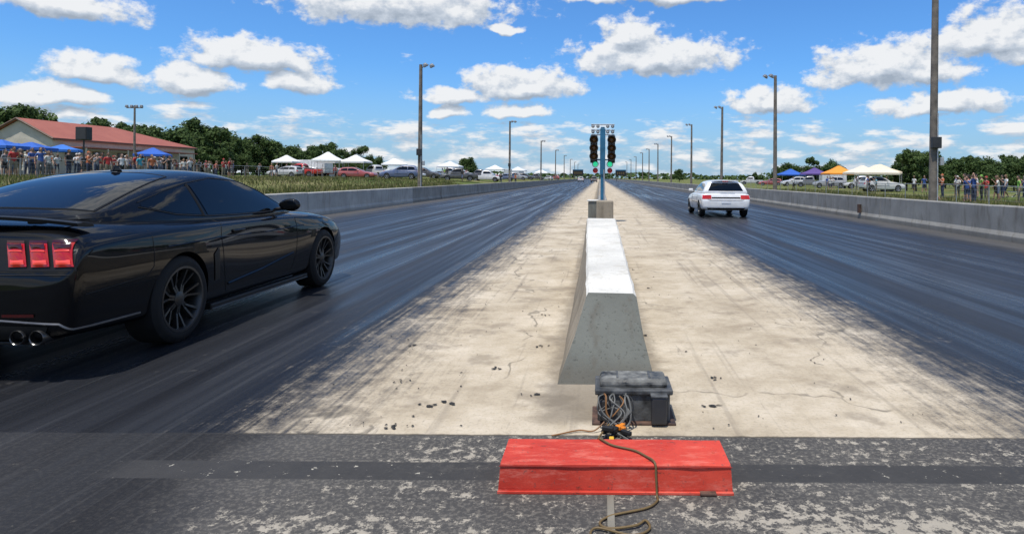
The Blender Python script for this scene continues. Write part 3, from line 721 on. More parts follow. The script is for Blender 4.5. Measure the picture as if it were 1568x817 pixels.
def hatch(e, paint, sub=2, arch=.315, rim=M_rima):
    b, gh, bv, bvb = car_shell(e, HB, HG, paint, [(0, .30), (2.57, .30)], arch, sub)
    for y in (0, 2.57):
        for s in (-1, 1): wheel(e, (s*.735, y, .29), .29, .19, .19, s, 5, rim, False)
    patch('side_glass', bv, 'side', [(.42, .93), (.9, .925), (1.66, .925)], [(.42, 1.22), (.95, 1.225), (1.28, 1.14), (1.68, .945)], M_glass, e, 20, 8)
    patch('quarter_glass', bv, 'side', [(-.36, .94), (.36, .93)], [(-.30, 1.13), (-.05, 1.20), (.36, 1.225)], M_glass, e, 12, 6)
    patch('rear_glass', bv, 'rear', [(-.60, .955), (.60, .955)], [(-.47, 1.23), (.47, 1.23)], M_glass, e, 16, 8, mirror=False)
    patch('windshield', bv, 'top', [(-.5, 1.12), (.5, 1.12)], [(-.62, 1.7), (.62, 1.7)], M_glass, e, 14, 8, mirror=False)
    patch('tail_lamp', bvb, 'rear', [(.50, .66), (.81, .66)], [(.50, .80), (.79, .80)], M_tail, e, 8, 5, .008)
    patch('garnish', bvb, 'rear', [(-.49, .68), (.49, .68)], [(-.49, .73), (.49, .73)], M_trim, e, 8, 3, .006, False)
    patch('licence_plate', bvb, 'rear', [(-.16, .50), (.16, .50)], [(-.16, .59), (.16, .59)], M_plate, e, 5, 3, .01, False)
    seam('hatch_gap', bvb, 'rear', [(-.76, .88), (-.60, .63), (.60, .63), (.76, .88)], M_seam, e, .006, False)
    seam('bumper_gap', bvb, 'rear', [(-.80, .60), (.80, .60)], M_seam, e, .006, False)
    patch('bumper_insert', bvb, 'rear', [(-.60, .28), (.60, .28)], [(-.66, .35), (.66, .35)], M_trim, e, 10, 3, .006, False)
    seam('door_gap', bvb, 'side', [(.40, .88), (.42, .5), (.5, .28)], M_seam, e, .005)
    seam('door_gap', bvb, 'side', [(1.68, .88), (1.72, .5), (1.66, .28)], M_seam, e, .005)
    seam('rub_strip', bvb, 'side', [(.4, .52), (1.7, .52)], M_trim, e, .012)
    for s in (-1, 1):
        box('mirror', (s*.90, 1.52, .95), (.16, .08, .11), paint, e, .03)
    lathe('tailpipe', [(.2, .03), (-.02, .032), (-.02, .025), (.1, .02)], M_chrome, e, 16, 'Y', (-.48, -.70, .27))
    patch('headlamp', bvb, 'front', [(.42, .53), (.7, .53)], [(.42, .60), (.68, .60)], M_chrome, e, 6, 3, .006)
    box('wiper', (.05, -.63, .965), (.5, .012, .014), M_trim, e, .003)
he = empty('white_hatchback_car', (4.40, 23.35, 0)); hatch(he, M_whitepaint, 3, rim=M_rimd)
box('roof_spoiler', (0, -.38, 1.325), (.90, .20, .025), M_whitepaint, he, .010)
box('brake_light', (0, -.49, 1.30), (.2, .02, .02), M_tail, he, .004)
he.scale = (1.02, 1, .965)

def randpaint():
    m, nt, b = newmat('parked_car_paint')
    r = nt.N.new('ShaderNodeObjectInfo').outputs['Random']
    c = nt.ramp(r, [(0, (.6, .6, .6)), (.2, (.02, .02, .022)), (.34, (.30, .31, .33)), (.48, (.65, .65, .63)), (.62, (.35, .02, .02)), (.72, (.04, .08, .2)), (.82, (.12, .12, .13)), (.92, (.7, .7, .7))], True)
    c = nt.mix(nt.noise(nt.obj(), 2, 2), c, nt.mix(.5, c, (.3, .28, .25)))
    nt.setin(b.inputs['Base Color'], c); b.inputs['Roughness'].default_value = .3; b.inputs['Coat Weight'].default_value = .5
    return m
M_rp = randpaint()
def protos():
    before = set(bpy.data.objects)
    e = empty('tmp'); hatch(e, M_rp, 1); objs = [o for o in bpy.data.objects if o not in before and o.type == 'MESH']
    for o in objs: o.parent = None
    h = join(objs, 'parked_car_mesh'); bpy.data.objects.remove(e)
    h.data.transform(Matrix.Translation((0, -1.3, 0)))
    hm = h.data; sm = hm.copy(); sm.transform(Matrix.Diagonal((1.1, 1.12, 1.3, 1))); bpy.data.objects.remove(h)
    sd_ = hm.copy(); sd_.transform(Matrix.Diagonal((1.05, 1.15, 1.06, 1)))
    b0 = set(bpy.data.objects)
    PBt = [(y*1.28-.25, zb+.12, a*1.12, b_*1.25, c*1.12, d_*1.35, e_*1.12, f*1.24, g_*1.12, h_*1.16, i_*1.16) for (y, zb, a, b_, c, d_, e_, f, g_, h_, i_) in HB]
    PGt = [(y*.72+1.3, a*1.1, b_*1.18, c*1.08, d_*1.2, e_*1.1, f*1.36, g_*1.1, h_*1.38, i_*1.38) for (y, a, b_, c, d_, e_, f, g_, h_, i_) in HG]
    t = empty('tmp')
    b, gh, bv, bvb = car_shell(t, PBt, PGt, M_rp, [(0, .38), (3.1, .38)], .42, 1)
    for y in (0, 3.1):
        for s in (-1, 1): wheel(t, (s*.82, y, .38), .38, .23, .24, s, 6, M_rima, False)
    patch('side_glass', bv, 'side', [(1.15, 1.27), (2.5, 1.27)], [(1.2, 1.66), (2.1, 1.64), (2.5, 1.32)], M_glass, t, 14, 6)
    patch('rear_glass', bv, 'rear', [(-.6, 1.3), (.6, 1.3)], [(-.52, 1.6), (.52, 1.6)], M_glass, t, 8, 4, mirror=False)
    patch('windshield', bv, 'top', [(-.55, 2.1), (.55, 2.1)], [(-.65, 2.55), (.65, 2.55)], M_glass, t, 8, 4, mirror=False)
    box('bed_dark_sheet', (0, .0, 1.06), (1.4, 1.4, .02), M_trim, t)  # flat dark sheet, stands in for the shaded hollow of the open bed
    patch('tail_lamp', bvb, 'rear', [(.74, .8), (.88, .8)], [(.74, 1.0), (.88, 1.0)], M_tail, t, 3, 4, .01)
    objs = [o for o in bpy.data.objects if o not in b0 and o.type == 'MESH']
    for o in objs: o.parent = None
    pk = join(objs, 'pickup_mesh'); bpy.data.objects.remove(t); pk.data.transform(Matrix.Translation((0, -1.6, 0))); pm = pk.data; bpy.data.objects.remove(pk)
    return hm, sm, sd_, pm
hm, sm, sedm, pm = protos()
def put(name, me, x, y, rz, s=1):
    o = bpy.data.objects.new(name, me); o.location = (x, y, tz(x, y)-.01); o.rotation_euler = (0, 0, radians(rz)); o.scale = (s, s, s); return link(o)
random.seed(5)
for (u, y) in ((437, 88), (463, 96), (497, 105), (530, 112), (548, 84), (575, 92), (600, 100), (612, 80), (625, 96), (652, 100), (672, 115), (690, 105), (702, 92), (712, 125), (735, 120), (745, 105), (755, 140), (772, 130), (792, 150), (805, 165), (820, 180), (838, 210), (848, 240)):
    k = random.random(); x = (u-918)*y/1000
    me, nm = (pm, 'pickup_truck') if k < .25 else (sm, 'parked_suv') if k < .55 else (sedm, 'parked_car') if k < .85 else (hm, 'parked_car')
    put(nm, me, x, y, random.choice((90, -90, 80, 60, 100)), 1)
for (u, y) in ((1350, 72), (1320, 92), (1240, 110), (1215, 120), (1180, 130), (1150, 150), (1270, 95)):
    me, nm = random.choice(((pm, 'pickup_truck'), (sm, 'parked_suv'), (sedm, 'parked_car')))
    put(nm, me, (u-918)*y/1000, y, random.choice((90, -90, 75, 100)))
put('safety_truck', pm, -1.6, 190, 0); put('parked_suv', sm, -6, 210, 0)

# ------------------------------------------------------------------ poles
M_pole = mat('weathered_wood_pole', (.17, .145, .12), .85, var=.3, scale=3, bump=.3)
M_lamp = mat('lamp_housing', (.25, .25, .25), .45, .5)
def light_pole(x, y, h, face, boxed=False):
    e = empty('floodlight_pole', (x, y, tz(x, y)-.05)); z0 = e.location.z; H = h-z0
    lean = random.uniform(-.004, .008)
    tube('pole', [(0, 0, 0), (lean*H*.5, 0, H*.5), (lean*H, 0, H)], [.15, .13, .105], M_pole, e, 14)
    tx = lean*H
    tube('arm', [(tx, 0, H-.25), (tx+face*.3, 0, H-.05), (tx+face*.5, -.1, H-.02)], .03, M_lamp, e, 8)
    for (dx, dy) in ((.3, -.1), (.65, .15)):
        o = box('lamp_head', (0, 0, 0), (.34, .40, .20), M_lamp, e, .05, taper=(.6, .6)); o.location = (tx+face*dx, dy, H-.02); o.rotation_euler = (.3, face*-.5, .2)
        o = box('lens', (0, 0, -.11), (.30, .36, .03), M_alu, e, .01); o.location = (tx+face*dx, dy, H-.02); o.rotation_euler = (.3, face*-.5, .2)
    if boxed:
        box('meter_box', (lean*3, -.2, 2.9), (.34, .18, .42), M_dark, e, .02); box('meter_box_small', (.26, -.12, 2.2), (.14, .14, .3), M_alu, e, .02)
        tube('conduit', [(.1, -.15, .1), (.1, -.15, 4)], .025, M_alu, e)
for i, y in enumerate((41.8, 83.5, 128, 170, 212, 255, 300, 345)): light_pole(-11.5, y, 8.5, 1, i < 2)
for i, y in enumerate((24.5, 46.5, 67, 89, 114, 140, 165, 190, 225, 260, 300)): light_pole(12.5, y, 10.2 if i == 0 else 8.7, -1, i == 0)
e = empty('stadium_light_pole', (-57, 80, 1.2)); tube('pole', [(0, 0, 0), (0, 0, 8.6)], [.16, .1], M_pole, e, 10); box('crossarm', (0, 0, 8.3), (2.0, .1, .1), M_lamp, e, .01)
for k in range(4): box('lamp_head', (-.9+k*.6, -.1, 8.5), (.36, .3, .3), M_lamp, e, .05, taper=(.7, .7))
e = empty('loudspeaker_pole', (-39.5, 50, 1.1)); tube('pole', [(0, 0, 0), (0, 0, 3.6)], .06, M_dark, e, 8); box('speaker', (0, 0, 3.35), (.85, .6, 1.0), M_black, e, .04); box('speaker_grille', (0, -.302, 3.35), (.72, .01, .86), M_dark, e, .003)

# ------------------------------------------------------------------ building
def roofmat():
    m, nt, b = newmat('red_metal_roof'); p = nt.pos(); y = nt.sep(p)[1]
    rib = nt.math('SINE', nt.math('MULTIPLY', y, 14)); n = nt.noise(p, .6, 4)
    c = nt.mix(n, (.28, .075, .048), (.42, .14, .09)); c = nt.mix(nt.mr(rib, .85, 1, 0, .35), c, (.14, .04, .03))
    nt.setin(b.inputs['Base Color'], c); b.inputs['Roughness'].default_value = .6; return m
M_roof = roofmat(); M_bw = mat('cream_siding', (.50, .46, .38), .8, var=.1, scale=1); M_bt = mat('brown_trim', (.12, .07, .05), .7)
e = empty('clubhouse_building', (-67, 75, 0)); z0, ze, zr = 1.1, 5.5, 7.8
hw = 4.2; L = 27
box('walls', (0, L/2, (z0+ze)/2), (hw*2-.6, L-.6, ze-z0), M_bw, e)
V = [(-hw, 0, ze), (hw, 0, ze), (hw, L, ze), (-hw, L, ze), (0, 0, zr), (0, 15, zr)]
V2 = [(x, y, z-.16) for (x, y, z) in V]
o = mesh('roof', V+V2, [(1, 2, 5, 4), (3, 0, 4, 5), (2, 3, 5), (7, 8, 11, 10), (9, 6, 10, 11), (8, 9, 11), (0, 3, 9, 6), (1, 2, 8, 7), (2, 3, 9, 8), (0, 4, 10, 6), (4, 1, 7, 10)], M_roof, e)
mesh('gable', [(-hw+.3, .32, ze-.1), (hw-.3, .32, ze-.1), (0, .32, zr-.25)], [(0, 1, 2)], M_bw, e)
for s in (-1, 1): tube('barge_board', [(s*(hw+.05), -.03, ze-.1), (0, -.03, zr-.08)], .13, M_bt, e, 4, False)
box('fascia', (hw+.02, L/2, ze-.1), (.1, L, .22), M_bt, e)
for k in range(6):
    box('window', (hw-.28, 3+k*4.2, 3.4), (.06, 1.7, 1.3), M_glass, e); box('window_frame', (hw-.29, 3+k*4.2, 3.4), (.05, 1.9, 1.5), M_bt, e)
box('door', (hw-.27, 24.9, 2.2), (.06, 1.0, 2.1), M_bt, e)
for x in (-2.2, 0, 2.2): box('window', (x, .28, 3.5), (1.2, .06, 1.1), M_glass, e)
box('porch_roof', (hw+1.2, 12, 4.5), (2.6, 22, .12), M_roof, e)
for k in range(7): box('porch_post', (hw+2.4, 1.8+k*3.4, 2.8), (.14, .14, 3.3), M_bw, e)

# ------------------------------------------------------------------ canopies
def canopy(x, y, w_, col, h=2.2, hr=3.1, rz=0, nm='canopy_tent'):
    m = mat('canopy_fabric', col, .8, var=.08)
    e = empty(nm, (x, y, tz(x, y)), rz); a = w_/2
    V = []; F = []
    for (k, z) in ((1, h-.22), (1.0, h), (.5, h+(hr-h)*.45), (.06, hr)):
        for (sx_, sy_) in ((-1, -1), (0, -1), (1, -1), (1, 0), (1, 1), (0, 1), (-1, 1), (-1, 0)):
            sag = -.06 if (sx_ == 0 or sy_ == 0) and k == .5 else 0
            V.append((sx_*a*k, sy_*a*k, z+sag))
    for r_ in range(3):
        for i in range(8): F.append((r_*8+i, r_*8+(i+1) % 8, r_*8+8+(i+1) % 8, r_*8+8+i))
    F.append(tuple(range(24, 32))); mesh('canopy', V, F, m, e)
    for sx_ in (-1, 1):
        for sy_ in (-1, 1): tube('leg', [(sx_*(a-.05), sy_*(a-.05), 0), (sx_*(a-.05), sy_*(a-.05), h)], .025, M_alu, e, 6)
    box('table', (0, .3, .74), (1.8, .7, .04), M_alu, e); box('cooler', (.6, -.4, .2), (.6, .4, .4), M_bw if x < 0 else M_trim, e, .03)
W_ = (.75, .75, .73)
canopy(-37, 89, 3.6, W_, 2.3, 3.4, .2); canopy(-33.6, 90, 3.4, W_, 2.2, 3.1); canopy(-39, 94, 3, W_); canopy(-33, 105, 4, W_, 2.2, 3.1, .3); canopy(-27, 118, 4, (.65, .66, .68))
canopy(-24, 150, 4, W_); canopy(-20, 160, 4, (.6, .62, .65)); canopy(-17, 190, 4, W_); canopy(-46, 96, 3, W_)
B_ = (.02, .10, .42)
canopy(-46.5, 68, 2.9, B_, 2.2, 2.9, .4); canopy(-50.5, 58, 2.8, B_, 2.4, 2.9, .2); canopy(-53.5, 60, 2.8, B_, 2.4, 2.9); canopy(-51, 62, 2.8, (.03, .15, .5), 2.4, 2.9, .5); canopy(-49, 53.5, 2.6, (.03, .12, .45), 2.4, 2.9, .1)
canopy(38, 130, 4.6, B_, 2.2, 3.3); canopy(39.5, 120, 3.8, (.10, .06, .22), 2.3, 3.4, .3); canopy(35.5, 97, 4, (.75, .28, .03), 2.2, 3.3); canopy(33.0, 82, 3.4, (.7, .62, .5), 2.2, 3.1, .2); canopy(32.6, 76, 3.6, (.7, .58, .42), 2.2, 3.1); canopy(31, 73, 3.4, (.72, .63, .48), 2.1, 3.0, .3)

def trailer(x, y, rz, col):
    e = empty('enclosed_trailer', (x, y, tz(x, y)), radians(rz)); m = mat('trailer_skin', col, .4)
    box('box', (0, 0, 1.5), (2.2, 5.2, 1.9), m, e, .06); box('trim', (0, 0, .58), (2.24, 5.24, .08), M_alu, e, .01); box('door', (1.105, 1.4, 1.4), (.02, .8, 1.5), M_alu, e, .004)
    for s in (-1, 1):
        for yy in (-.5, .4): lathe('wheel', [(-.1, 0), (-.1, .32), (.1, .32), (.1, 0)], M_tyre, e, 20, 'X', (s*1.05, yy, .32))
    tube('hitch', [(0, 2.6, .6), (0, 3.6, .5)], .06, M_dark, e)
trailer(-43, 98, 80, (.65, .65, .63)); trailer(-23, 175, 60, (.5, .52, .55)); trailer(50, 140, 90, (.65, .65, .65))
o = put('red_pickup_truck', pm.copy(), -42, 92, 85)
rp = mat('red_car_paint', (.5, .03, .015), .3, coat=.5)
o.data.materials[[i for i, m in enumerate(o.data.materials) if m == M_rp][0]] = rp
o2 = put('red_suv', sm.copy(), -43, 100, 80); o2.data.materials[[i for i, m in enumerate(o2.data.materials) if m == M_rp][0]] = rp

for x in (-8.6, 8.4):
    e = empty('scoreboard', (x, 260, 0)); box('panel', (0, 0, 3.2), (4.2, .4, 2.0), M_black, e, .03); box('header', (0, -.05, 4.4), (4.2, .4, .4), M_blue, e, .03)
    for s in (-1.6, 1.6): tube('post', [(s, 0, 0), (s, 0, 2.3)], .1, M_dark, e, 8)
    for k in range(4): box('digit', (-1.2+k*.8, -.21, 3.2), (.4, .02, .9), mat('digit_off', (.12, .08, .02), .5), e)

# ------------------------------------------------------------------ fences
M_galv = mat('galvanised_steel', (.34, .35, .35), .5, .5)
def fence(x0, y0, x1, y1, h, step):
    e = empty('wire_fence'); L = math.hypot(x1-x0, y1-y0); n = int(L/step); objs = []
    for i in range(n+1):
        t = i/n; x = x0+(x1-x0)*t; y = y0+(y1-y0)*t; z = tz(x, y)
        objs.append(tube('post', [(x, y, z-.1), (x, y, z+h)], .025, M_galv, None, 6))
    for hh, r in ((h, .02), (h*.8, .004), (h*.6, .004), (h*.4, .004), (h*.2, .004)):
        objs.append(tube('rail', [(x0+(x1-x0)*i/n, y0+(y1-y0)*i/n, tz(x0+(x1-x0)*i/n, y0+(y1-y0)*i/n)+hh) for i in range(n+1)], r, M_galv, None, 5))
    o = join(objs, 'posts_and_wire'); o.parent = e
fence(-33, 26, -38, 110, 1.1, 3); fence(19, 20, 21, 130, 1.15, 3)

# ------------------------------------------------------------------ people
def objrand(name, stops, k, rough=.85):
    m, nt, b = newmat(name); r = nt.N.new('ShaderNodeObjectInfo').outputs['Random']
    f = nt.math('FRACT', nt.math('MULTIPLY', r, k))
    c = nt.ramp(f, stops, True); c = nt.mix(nt.noise(nt.obj(), 9, 2), c, nt.mix(.4, c, (.05, .05, .05)))
    nt.setin(b.inputs['Base Color'], c); b.inputs['Roughness'].default_value = rough; return m
M_skin = objrand('skin', [(0, (.42, .24, .16)), (.3, (.30, .16, .10)), (.55, (.14, .075, .045)), (.75, (.50, .30, .21))], 5.3, .6)
M_shirt = objrand('shirt', [(0, (.02, .02, .022)), (.13, (.7, .7, .7)), (.32, (.03, .09, .32)), (.42, (.45, .03, .03)), (.50, (.22, .22, .24)), (.60, (.7, .68, .62)), (.72, (.05, .35, .45)), (.77, (.02, .02, .02)), (.90, (.5, .14, .05)), (.95, (.2, .45, .06))], 1.0)
M_pants = objrand('trousers', [(0, (.03, .045, .09)), (.3, (.02, .02, .022)), (.5, (.25, .21, .15)), (.75, (.09, .12, .19)), (.9, (.14, .14, .14))], 7.7)
M_hair = objrand('hair', [(0, (.012, .009, .007)), (.5, (.05, .03, .018)), (.8, (.18, .11, .05))], 3.1)
M_shoe = mat('shoe', (.05, .05, .05), .7); M_eye = mat('eye', (.01, .01, .01), .3)
def person_mesh(name, arms, legs, lean=0, long_hair=False, cap=False, shorts=False, wide=1.0):
    J = {}
    L = []
    def j(n, p, r, par, m): J[n] = len(L); L.append((Vector(p), r, J.get(par), m))
    j('pel', (0, 0, .95), (.155*wide, .115*wide), None, 2); j('wai', (0, lean*.3, 1.10), (.135*wide, .10*wide), 'pel', 1)
    j('che', (0, lean*.7, 1.30), (.16*wide, .11*wide), 'wai', 1); j('nec0', (0, lean, 1.44), (.085, .075), 'che', 1); j('nec', (0, lean-.01, 1.50), (.052, .055), 'nec0', 0); j('hd', (0, lean-.02, 1.58), (.06, .06), 'nec', 0)
    for s, nm in ((1, 'l'), (-1, 'r')):
        kn, an = legs[nm]
        j('hip'+nm, (s*.09, 0, .88), (.095, .095), 'pel', 2); j('kn'+nm, (s*kn[0], kn[1], kn[2]), (.062, .065), 'hip'+nm, 2)
        j('cf'+nm, ((s*kn[0]+s*an[0])/2, (kn[1]+an[1])/2+.015, (kn[2]+an[2])/2+.05), (.056, .058), 'kn'+nm, 0 if shorts else 2)
        j('an'+nm, (s*an[0], an[1], an[2]), (.038, .042), 'cf'+nm, 0 if shorts else 2); j('he'+nm, (s*an[0], an[1]-.02, an[2]-.05), (.042, .04), 'an'+nm, 4); j('to'+nm, (s*(an[0]+.02), an[1]-.19, an[2]-.06), (.04, .028), 'he'+nm, 4)
        el_, wr_ = arms[nm]
        j('sh'+nm, (s*.175*wide, lean, 1.40), (.062, .062), 'che', 1); j('ue'+nm, Vector((s*.185, lean, 1.39)).lerp(Vector((s*el_[0], el_[1]+lean, el_[2])), .6), (.05, .05), 'sh'+nm, 1)
        j('el'+nm, (s*el_[0], el_[1]+lean, el_[2]), (.04, .04), 'ue'+nm, 0); j('wr'+nm, (s*wr_[0], wr_[1]+lean, wr_[2]), (.026, .03), 'el'+nm, 0)
    bm = bmesh.new(); sk = bm.verts.layers.skin.verify(); vs = []
    for (p, r, par, m) in L:
        v = bm.verts.new(p); v[sk].radius = r; vs.append(v)
    vs[0][sk].use_root = True
    for i, (p, r, par, m) in enumerate(L):
        if par is not None: bm.edges.new((vs[i], vs[par]))
    me = bpy.data.meshes.new(name); bm.to_mesh(me); bm.free()
    o = link(bpy.data.objects.new(name, me)); md = o.modifiers.new('k', 'SKIN'); md.use_smooth_shade = True
    md = o.modifiers.new('s', 'SUBSURF'); md.levels = 1; evalmesh(o)
    o.data.materials.clear()
    MS = [M_skin, M_shirt, M_pants, M_hair, M_shoe, M_eye]
    for m in MS: o.data.materials.append(m)
    segs = [(L[par][0], p, m) for (p, r, par, m) in L if par is not None]
    for pl in o.data.polygons:
        c = pl.center; best = 9
        for (a, b, m) in segs:
            ab = b-a; t = max(0, min(1, (c-a).dot(ab)/ab.length_squared)); dd = (c-(a+ab*t)).length
            if dd < best: best = dd; bmi = m
        pl.material_index = bmi
    parts = [o]
    def sph(c, s, mi, rot=0, sg=14):
        b = bmesh.new(); bmesh.ops.create_uvsphere(b, u_segments=sg, v_segments=10, radius=1)
        for v in b.verts: v.co = Vector((v.co.x*s[0]+c[0], v.co.y*s[1]+c[1], v.co.z*s[2]+c[2]))
        for f in b.faces: f.smooth = True; f.material_index = mi
        me = bpy.data.meshes.new('p'); b.to_mesh(me); b.free()
        for m in MS: me.materials.append(m)
        parts.append(link(bpy.data.objects.new('p', me)))
    hy = lean-.03
    sph((0, hy, 1.645), (.074, .092, .118), 0); sph((0, hy-.095, 1.635), (.012, .02, .02), 0, sg=8)
    for s in (-1, 1): sph((s*.03, hy-.082, 1.66), (.011, .008, .008), 5, sg=8); sph((s*.075, hy+.0, 1.645), (.012, .022, .03), 0, sg=8)
    sph((0, hy-.085, 1.59), (.024, .01, .007), 2, sg=8)
    sph((0, hy+.02, 1.68), (.085, .095, .098), 1 if cap else 3)
    if cap: sph((0, hy-.11, 1.695), (.06, .06, .01), 1)
    if long_hair: sph((0, hy+.06, 1.56), (.08, .05, .15), 3)
    for s, nm in ((1, 'l'), (-1, 'r')):
        el_, wr_ = arms[nm]; a = Vector((s*el_[0], el_[1]+lean, el_[2])); b = Vector((s*wr_[0], wr_[1]+lean, wr_[2])); d_ = (b-a).normalized()
        pc = b+d_*.045; sph(pc, (.03, .035, .045), 0, sg=8)
        sd_ = d_.cross(Vector((1, 0, .1))).normalized()
        for k in range(4):
            st = pc+d_*.03+sd_*(-.024+.016*k); ln = (.06, .072, .068, .052)[k]
            parts.append(tube('f', [st, st+d_*ln*.6, st+d_*ln+Vector((-s*.015, 0, 0))], [.009, .008, .006], MS, None, 5))
        st = pc-sd_*.03; parts.append(tube('t', [st, st+d_*.03-sd_*.015, st+d_*.055-sd_*.015], [.011, .009, .007], MS, None, 5))
    q = join(parts, name); m_ = q.data; bpy.data.objects.remove(q); return m_
st = {'l': ((.10, -.02, .50), (.11, 0, .09)), 'r': ((.10, 0, .50), (.12, .02, .09))}
wk = {'l': ((.09, -.16, .54), (.10, -.22, .11)), 'r': ((.09, -.03, .50), (.10, .24, .14))}
wd = {'l': ((.14, -.02, .50), (.18, 0, .09)), 'r': ((.14, -.02, .50), (.19, -.05, .09))}
dn = ((.25, .03, 1.12), (.27, -.03, .88)); ph = ((.24, -.10, 1.14), (.10, -.30, 1.42)); hp = ((.34, .06, 1.15), (.17, -.06, 1.02)); fold = ((.24, -.06, 1.13), (.02, -.20, 1.15)); up = ((.30, -.12, 1.36), (.14, -.12, 1.66))
PM = [person_mesh('person_a', {'l': dn, 'r': dn}, st), person_mesh('person_b', {'l': ph, 'r': ph}, st, cap=True), person_mesh('person_c', {'l': hp, 'r': dn}, wd, shorts=True, wide=1.1),
      person_mesh('person_d', {'l': fold, 'r': fold}, st, cap=True, wide=1.12), person_mesh('person_e', {'l': ((.24, -.1, 1.13), (.25, -.25, .95)), 'r': ((.24, .12, 1.13), (.26, .1, .90))}, wk, shorts=True, long_hair=True, wide=.92),
      person_mesh('person_f', {'l': up, 'r': dn}, st, long_hair=True, wide=.95), person_mesh('person_g', {'l': ph, 'r': dn}, wd, lean=-.06, shorts=True)]
def person(x, y, rz, s=None):
    o = bpy.data.objects.new('person', random.choice(PM)); o.location = (x, y, tz(x, y)+.0); o.rotation_euler = (0, 0, radians(rz)); s = s or random.uniform(.92, 1.05); o.scale = (s, s, s); link(o)
random.seed(21)
for k in range(105):
    t = random.random(); u = 2+t*355; y = 40+t*34+random.uniform(-2, 9); x = (u-918)*y/1000
    person(x, y, random.uniform(40, 120), None if random.random() > .12 else .7)
for (u, y) in ((48, 40), (62, 39), (74, 40.5), (135, 43), (148, 42), (155, 43), (165, 42.5), (186, 44), (194, 45), (206, 45), (214, 44.5), (250, 47), (258, 47), (342, 58), (350, 59), (20, 38), (105, 42), (232, 46), (290, 52)):
    person((u-918)*y/1000, y, random.uniform(50, 110))
for k in range(16):
    y = random.uniform(80, 110); person(-random.uniform(39, 46), y, random.uniform(0, 180))
for k in range(34):
    u = random.uniform(1425, 1640); y = random.uniform(38, 52); person((u-918)*y/1000, y, random.uniform(-130, -50))
for k in range(14):
    u = random.uniform(1180, 1420); y = random.uniform(65, 95); person((u-918)*y/1000, y, random.uniform(-150, -20))
for k in range(14):
    u = random.uniform(600, 800); y = random.uniform(85, 120); person((u-918)*y/1000, y, random.uniform(0, 360))

# ------------------------------------------------------------------ vegetation
def leafmat(name, stops):
    m = bpy.data.materials.new(name); m.use_nodes = True; nt = NT(m.node_tree); b = nt.N['Principled BSDF']; out = nt.N['Material Output']
    r = nt.N.new('ShaderNodeNewGeometry').outputs['Random Per Island']
    n = nt.noise(nt.obj(), .6, 1); f = nt.math('ADD', nt.math('MULTIPLY', r, .5), nt.math('MULTIPLY', n, .5))
    c = nt.ramp(f, stops); nt.setin(b.inputs['Base Color'], c); b.inputs['Roughness'].default_value = .7; b.inputs['Specular IOR Level'].default_value = .2
    tr = nt.N.new('ShaderNodeBsdfTranslucent'); nt.L.new(c, tr.inputs[0]); mx = nt.N.new('ShaderNodeMixShader'); mx.inputs[0].default_value = .25
    nt.L.new(b.outputs[0], mx.inputs[1]); nt.L.new(tr.outputs[0], mx.inputs[2]); nt.L.new(mx.outputs[0], out.inputs[0]); return m
M_leaf = leafmat('foliage', [(.2, (.022, .042, .012)), (.5, (.055, .095, .025)), (.8, (.10, .145, .042))])
M_bark = mat('bark', (.09, .07, .05), .9, var=.3, bump=.5)
def tree_mesh(name, seed, H=9, W=7, n=4200, leaf=.34, base=.16):
    random.seed(seed); objs = []
    objs.append(tube('trunk', [(0, 0, -.3), (.1, .05, H*.22), (.0, .1, H*.5), (.15, 0, H*.8)], [.26, .2, .13, .04], [M_bark, M_leaf], None, 8))
    cl = []
    for k in range(20):
        a = random.random()*2*pi; t = random.random(); zz = H*(base+.12+.72*t); rr = W*.5*(1-.75*abs(t-.35)**1.3)*random.uniform(.35, .95)
        c = Vector((cos(a)*rr, sin(a)*rr, zz)); cl.append((c, random.uniform(.7, 1.35)*W*.15))
        if k < 11: objs.append(tube('limb', [(0, 0, H*(.2+.04*k)), c*.5+Vector((0, 0, H*.16)), c], [.09, .06, .02], [M_bark, M_leaf], None, 5))
    cl.append((Vector((0, 0, H*.62)), W*.24)); cl.append((Vector((.3, .2, H*.86)), W*.15))
    V = []; F = []
    for i in range(n):
        c, r = random.choice(cl)
        d_ = Vector((random.gauss(0, 1), random.gauss(0, 1), random.gauss(0, .8))).normalized()*r*(random.random()**.4)*random.uniform(.8, 1.15)
        p = c+d_; nrm = (d_.normalized()+Vector((random.uniform(-1, 1), random.uniform(-1, 1), random.uniform(-.3, 1.2)))).normalized()
        a = nrm.orthogonal().normalized(); b = nrm.cross(a); s = leaf*random.uniform(.5, 1.2); th = random.random()*pi
        a, b = a*cos(th)+b*sin(th), b*cos(th)-a*sin(th); k = len(V)
        V += [p-a*s, p-b*s*.55+nrm*s*.1, p+a*s, p+b*s*.55+nrm*s*.1]; F.append((k, k+1, k+2, k+3))
    objs.append(mesh('leaves', V, F, [M_bark, M_leaf], fm=[1]*len(F)))
    o = join(objs, name); m_ = o.data; bpy.data.objects.remove(o); return m_
TM = [tree_mesh('tree_a', 1, 9, 8), tree_mesh('tree_b', 2, 8, 9.5, 4600), tree_mesh('tree_c', 3, 10, 7, 4000), tree_mesh('tree_d', 4, 7, 8, 3800)]
def tree(x, y, s, name='tree', par=None, sz=None):
    o = bpy.data.objects.new(name, random.choice(TM)); o.location = (x, y, tz(x, y)-.1*s); o.scale = (s, s, (sz or s)); o.rotation_euler = (0, 0, random.random()*6.28); link(o, par)
random.seed(31)
e = empty('distant_tree_row')
for u in range(225, 580, 11):
    uu = u+random.uniform(-4, 4); t = (u-200)/380; y = 120+max(0, t)*110+random.uniform(-8, 12)
    toppx = (82-50*t)*random.uniform(.82, 1.10); hgt = toppx*y/1000+.3; tree((uu-918)*y/1000, y, hgt/9.0, 'tree_crown', e)
    if random.random() < .8: tree((uu+4-918)*(y-6)/1000, y-6, hgt*.62/9, 'tree_crown', e)
